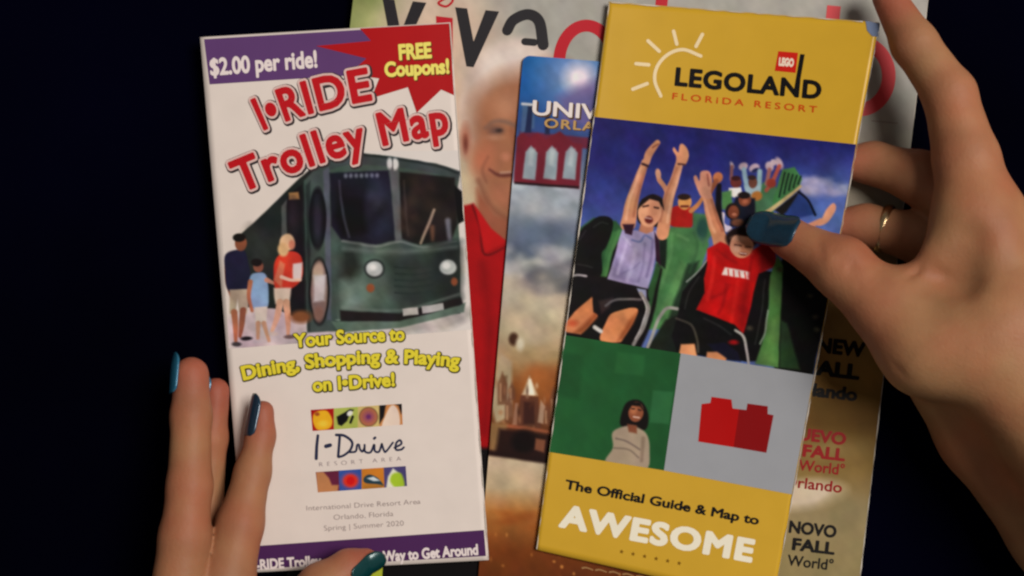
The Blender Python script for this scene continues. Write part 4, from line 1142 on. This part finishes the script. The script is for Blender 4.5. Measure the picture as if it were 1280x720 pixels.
def make_hand(name, label, palm, fingers, creases, hollows, res, kweb, base, tipcol, group):
    pts = np.array([j[0] for ch in palm + fingers for j in ch]); rr = np.array([j[1] for ch in palm + fingers for j in ch])
    lo = (pts - rr[:, None]).min(0) - 0.004; hi = (pts + rr[:, None]).max(0) + 0.004
    n = np.ceil((hi - lo) / res).astype(int) + 1
    ax = [lo[i] + np.arange(n[i]) * res for i in range(3)]
    G = np.stack(np.meshgrid(*ax, indexing='ij'), -1)
    pd = None
    for ch in palm:
        e = chain_sdf(G, ch, 0.006)
        pd = e if pd is None else smin(pd, e, 0.014)
    d = pd
    for ch in fingers:
        e = chain_sdf(G, ch)
        d = np.minimum(d, smin(pd, e, kweb))
    for ch in hollows:                                # soft hollows of the palm
        d = -smin(-d, chain_sdf(G, ch), 0.006)
    for ch, depth in creases:                         # flexion creases: shallow grooves
        d = d + depth * np.exp(-(np.maximum(chain_sdf(G, ch), 0) / 0.0011) ** 2)
    V, F = surface_nets(d, lo, res)
    tips = np.array([ch[0][0] for ch in fingers])
    red = np.zeros(len(V))
    for t in tips:
        red = np.maximum(red, np.exp(-(np.linalg.norm(V - t, axis=1) / 0.016) ** 2))
    for ch in fingers:
        for j in ch[1:-1]:
            red = np.maximum(red, 0.55 * np.exp(-(np.linalg.norm(V - j[0], axis=1) / (j[1] * 1.25)) ** 2))
    nz = fbm(V[:, 0] * 90, V[:, 1] * 90 + V[:, 2] * 40, 41, 3)
    cols = np.array(base)[None] * (1 + 0.07 * nz[:, None])
    cols = cols * (1 - red[:, None]) + np.array(tipcol)[None] * red[:, None]
    o = mesh_np(name, V, F, MAT_SKIN, None, cols)
    md = o.modifiers.new("soften", 'SMOOTH'); md.factor = 0.5; md.iterations = 5
    o["label"] = label; o["category"] = "hand"; o["group"] = group
    return o

def nail(hand, ch, normal, width, length, over, mat, flat=0.75, swell=1.12):
    """polished finger nail: a curved shield on the finger end. tip/back = points along the finger axis"""
    (tip, ra), (back, rb) = ch[0], ch[1]
    a = tip - back; seg = np.linalg.norm(a); a /= seg
    nrm = np.array(normal, dtype=float); nrm -= a * (nrm @ a); nrm /= np.linalg.norm(nrm)
    sd = np.cross(a, nrm)
    nu, nv = 13, 15
    V = []
    for j in range(nv):
        b = j / (nv - 1)
        along = -length + over + length * b
        wid = width * min(1.0, math.sqrt(max(0.0, 1 - ((0.12 - b) / 0.16) ** 2)) if b < 0.12 else 1.0)
        if b > 0.72:
            wid *= math.sqrt(max(0.02, 1 - ((b - 0.72) / 0.295) ** 2))
        wid *= 0.93 + 0.07 * math.sin(b * math.pi)
        for i in range(nu):
            u = -1 + 2 * i / (nu - 1)
            x = u * wid / 2
            R = swell * (ra + (rb - ra) * min(max(-along / seg, 0), 1.6))
            hgt = R * math.sqrt(max(1 - (x / (1.15 * max(R, width / 2))) ** 2, 0.05))
            drop = -0.10 * length * max(0, b - .35) ** 2 * 2
            V.append(tip + a * along + sd * x + nrm * (hgt + drop))
    V = np.array(V)
    c, F = V.mean(0), grid_faces(nu, nv)
    o = mesh_np("fingernail", V, F, mat, hand)
    sm = o.modifiers.new("thickness", 'SOLIDIFY'); sm.thickness = 0.0006; sm.offset = 0.0
    return o

J = joint
TEAL = polish_mat("teal_polish", (14, 50, 70)); TEAL2 = polish_mat("dark_green_polish", (10, 58, 60)); TEAL3 = polish_mat("light_teal_polish", (40, 104, 132))
SKB = alb((147, 109, 78)); SKR = alb((146, 84, 68))

# ---- right hand: thumb on top, fingers behind the yellow leaflet
thumb = [J(959, 288, 21.2, 13), J(986, 297, 25, 24), J(1052, 334, 36, 38), J(1105, 385, 43, 42), J(1160, 432, 48, 56)]
index = [J(1110, -4, 24, 20), J(1143, 55, 31, 28), J(1187, 118, 38, 32), J(1208, 200, 43, 40), J(1228, 285, 47, 48)]
middle = [J(1045, 203, 11.3, 19), J(1092, 204, 13.2, 26), J(1150, 222, 22, 33), J(1255, 300, 32, 44)]
ringf = [J(1040, 279, 10.8, 18), J(1082, 282, 13, 26), J(1145, 296, 20, 31), J(1250, 350, 25, 44)]
palm_r = [[J(1228, 285, 46, 48), J(1262, 400, 54, 62), J(1345, 545, 52, 78), J(1450, 730, 44, 82)],
          [J(1160, 432, 48, 54), J(1214, 438, 53, 58), J(1340, 545, 56, 66), J(1460, 720, 48, 76)],
          [J(1255, 300, 32, 44), J(1330, 480, 28, 70)], [J(1250, 350, 25, 44), J(1340, 520, 24, 66)],
          [J(1300, 330, 26, 60), J(1380, 560, 26, 76)], [J(1134, 356, 46, 12), J(1166, 318, 50, 9), J(1194, 268, 50, 12)],
          [J(1178, 452, 28, 56), J(1236, 538, 21, 62), J(1330, 662, 21, 66), J(1430, 800, 22, 70)]]
cre = [([J(1128, 356, 52, 2), J(1160, 330, 50, 2), J(1190, 280, 50, 2)], .0009),
       ([J(1048, 304, 46, 1), J(1064, 330, 48, 1), J(1066, 362, 44, 1)], .0007), ([J(1036, 300, 44, 1), J(1050, 326, 46, 1), J(1050, 356, 44, 1)], .0006), ([J(1022, 300, 40, 1), J(1032, 322, 42, 1), J(1028, 346, 40, 1)], .0004), ([J(1160, 128, 34, 1), J(1186, 126, 36, 1), J(1212, 112, 34, 1)], .0005), ([J(1128, 66, 26, 1), J(1148, 58, 26, 1), J(1164, 44, 26, 1)], .0004), ([J(1090, 440, 56, 1), J(1120, 462, 58, 1), J(1150, 476, 58, 1)], .0004), ([J(1220, 330, 58, 1), J(1250, 400, 62, 1), J(1260, 480, 66, 1)], .0005)]
rh = make_hand("hand", "right hand with dark teal thumbnail and a ring, pinching the yellow guide", palm_r, [thumb, index, middle, ringf], cre, [[J(1210, 300, 66, 21), J(1202, 346, 64, 19)]], 0.0011, 0.012, SKB, SKR, "hands holding the leaflets")
nail(rh, thumb, (-0.05, 0.26, 0.96), 0.0134, 0.0205, 0.0075, TEAL)
# ring on the ring finger
rc, rdir = J(1106, 286, 14.6, 27.5), (ringf[2][0] - ringf[1][0])
bm = bmesh.new()
R0, r0 = rc[1] * 1.02, 0.0011
vs = [[bm.verts.new((R0 * math.cos(a) + r0 * math.cos(b) * math.cos(a), R0 * math.sin(a) + r0 * math.cos(b) * math.sin(a), 1.8 * r0 * math.sin(b))) for b in np.linspace(0, 2 * math.pi, 9)[:-1]] for a in np.linspace(0, 2 * math.pi, 49)[:-1]]
for i in range(48):
    for j in range(8):
        bm.faces.new((vs[i][j], vs[(i + 1) % 48][j], vs[(i + 1) % 48][(j + 1) % 8], vs[i][(j + 1) % 8]))
me = bpy.data.meshes.new("ring"); bm.to_mesh(me); bm.free()
for p in me.polygons: p.use_smooth = True
gm, n_, l_, b_ = new_mat("gold"); b_.inputs["Base Color"].default_value = (0.72, 0.52, 0.28, 1); b_.inputs["Metallic"].default_value = 1.0; b_.inputs["Roughness"].default_value = 0.25
nn_ = n_.new("ShaderNodeTexNoise"); nn_.inputs["Scale"].default_value = 300; bb_ = n_.new("ShaderNodeBump"); bb_.inputs["Strength"].default_value = .1; l_.new(nn_.outputs["Fac"], bb_.inputs["Height"]); l_.new(bb_.outputs[0], b_.inputs["Normal"])
me.materials.append(gm)
ro = link(bpy.data.objects.new("ring", me), rh)
ro.location = rc[0]; ro.rotation_euler = Vector(rdir).to_track_quat('Z', 'Y').to_euler()
ro["label"] = "thin gold ring on a bent finger"

# ---- left hand
fa = [J(239, 468, 26, 22), J(239, 520, 29, 24.5), J(237, 608, 33, 27.5), J(231, 670, 35, 31), J(214, 820, 38, 40)]
fb = [J(270, 489, 11, 17), J(264, 548, 12, 19.5), J(257, 640, 13, 22), J(250, 820, 18, 32)]
fc = [J(328, 515, 16.5, 15), J(326, 545, 17.5, 17.5), J(316, 590, 20, 22), J(300, 655, 25, 29), J(284, 722, 29, 34), J(262, 850, 34, 42)]
fd = [J(458, 700, 17.8, 15), J(437, 710, 20, 23), J(403, 735, 23, 31), J(345, 810, 28, 42), J(300, 900, 30, 55)]
palm_l = [[J(214, 820, 38, 40), J(200, 960, 32, 60), J(190, 1120, 30, 75)], [J(250, 820, 18, 32), J(240, 1000, 26, 60)], [J(262, 850, 34, 42), J(262, 960, 32, 66), J(220, 1140, 30, 76)], [J(300, 900, 30, 55), J(250, 1040, 30, 70)]]
cre = [([J(212, 606, 44, 1), J(237, 612, 47, 1), J(262, 606, 44, 1)], .0005), ([J(296, 590, 28, 1), J(316, 596, 30, 1), J(338, 592, 28, 1)], .0005)]
lh = make_hand("hand", "left hand with pointed blue-green nails, fingertips on the white trolley map leaflet", palm_l, [fa, fb, fc, fd], cre, [], 0.0011, 0.010, SKB, SKR, "hands holding the leaflets")
nail(lh, fa, (-0.90, 0.1, 0.44), 0.0095, 0.0150, 0.0080, TEAL3)
nail(lh, fb, (-0.75, 0.2, 0.6), 0.008, 0.012, 0.006, TEAL3)
nail(lh, fc, (-0.80, 0.1, 0.6), 0.0085, 0.0160, 0.0068, TEAL)
nail(lh, fd, (0.22, -0.40, 0.88), 0.0088, 0.0150, 0.0065, TEAL2)
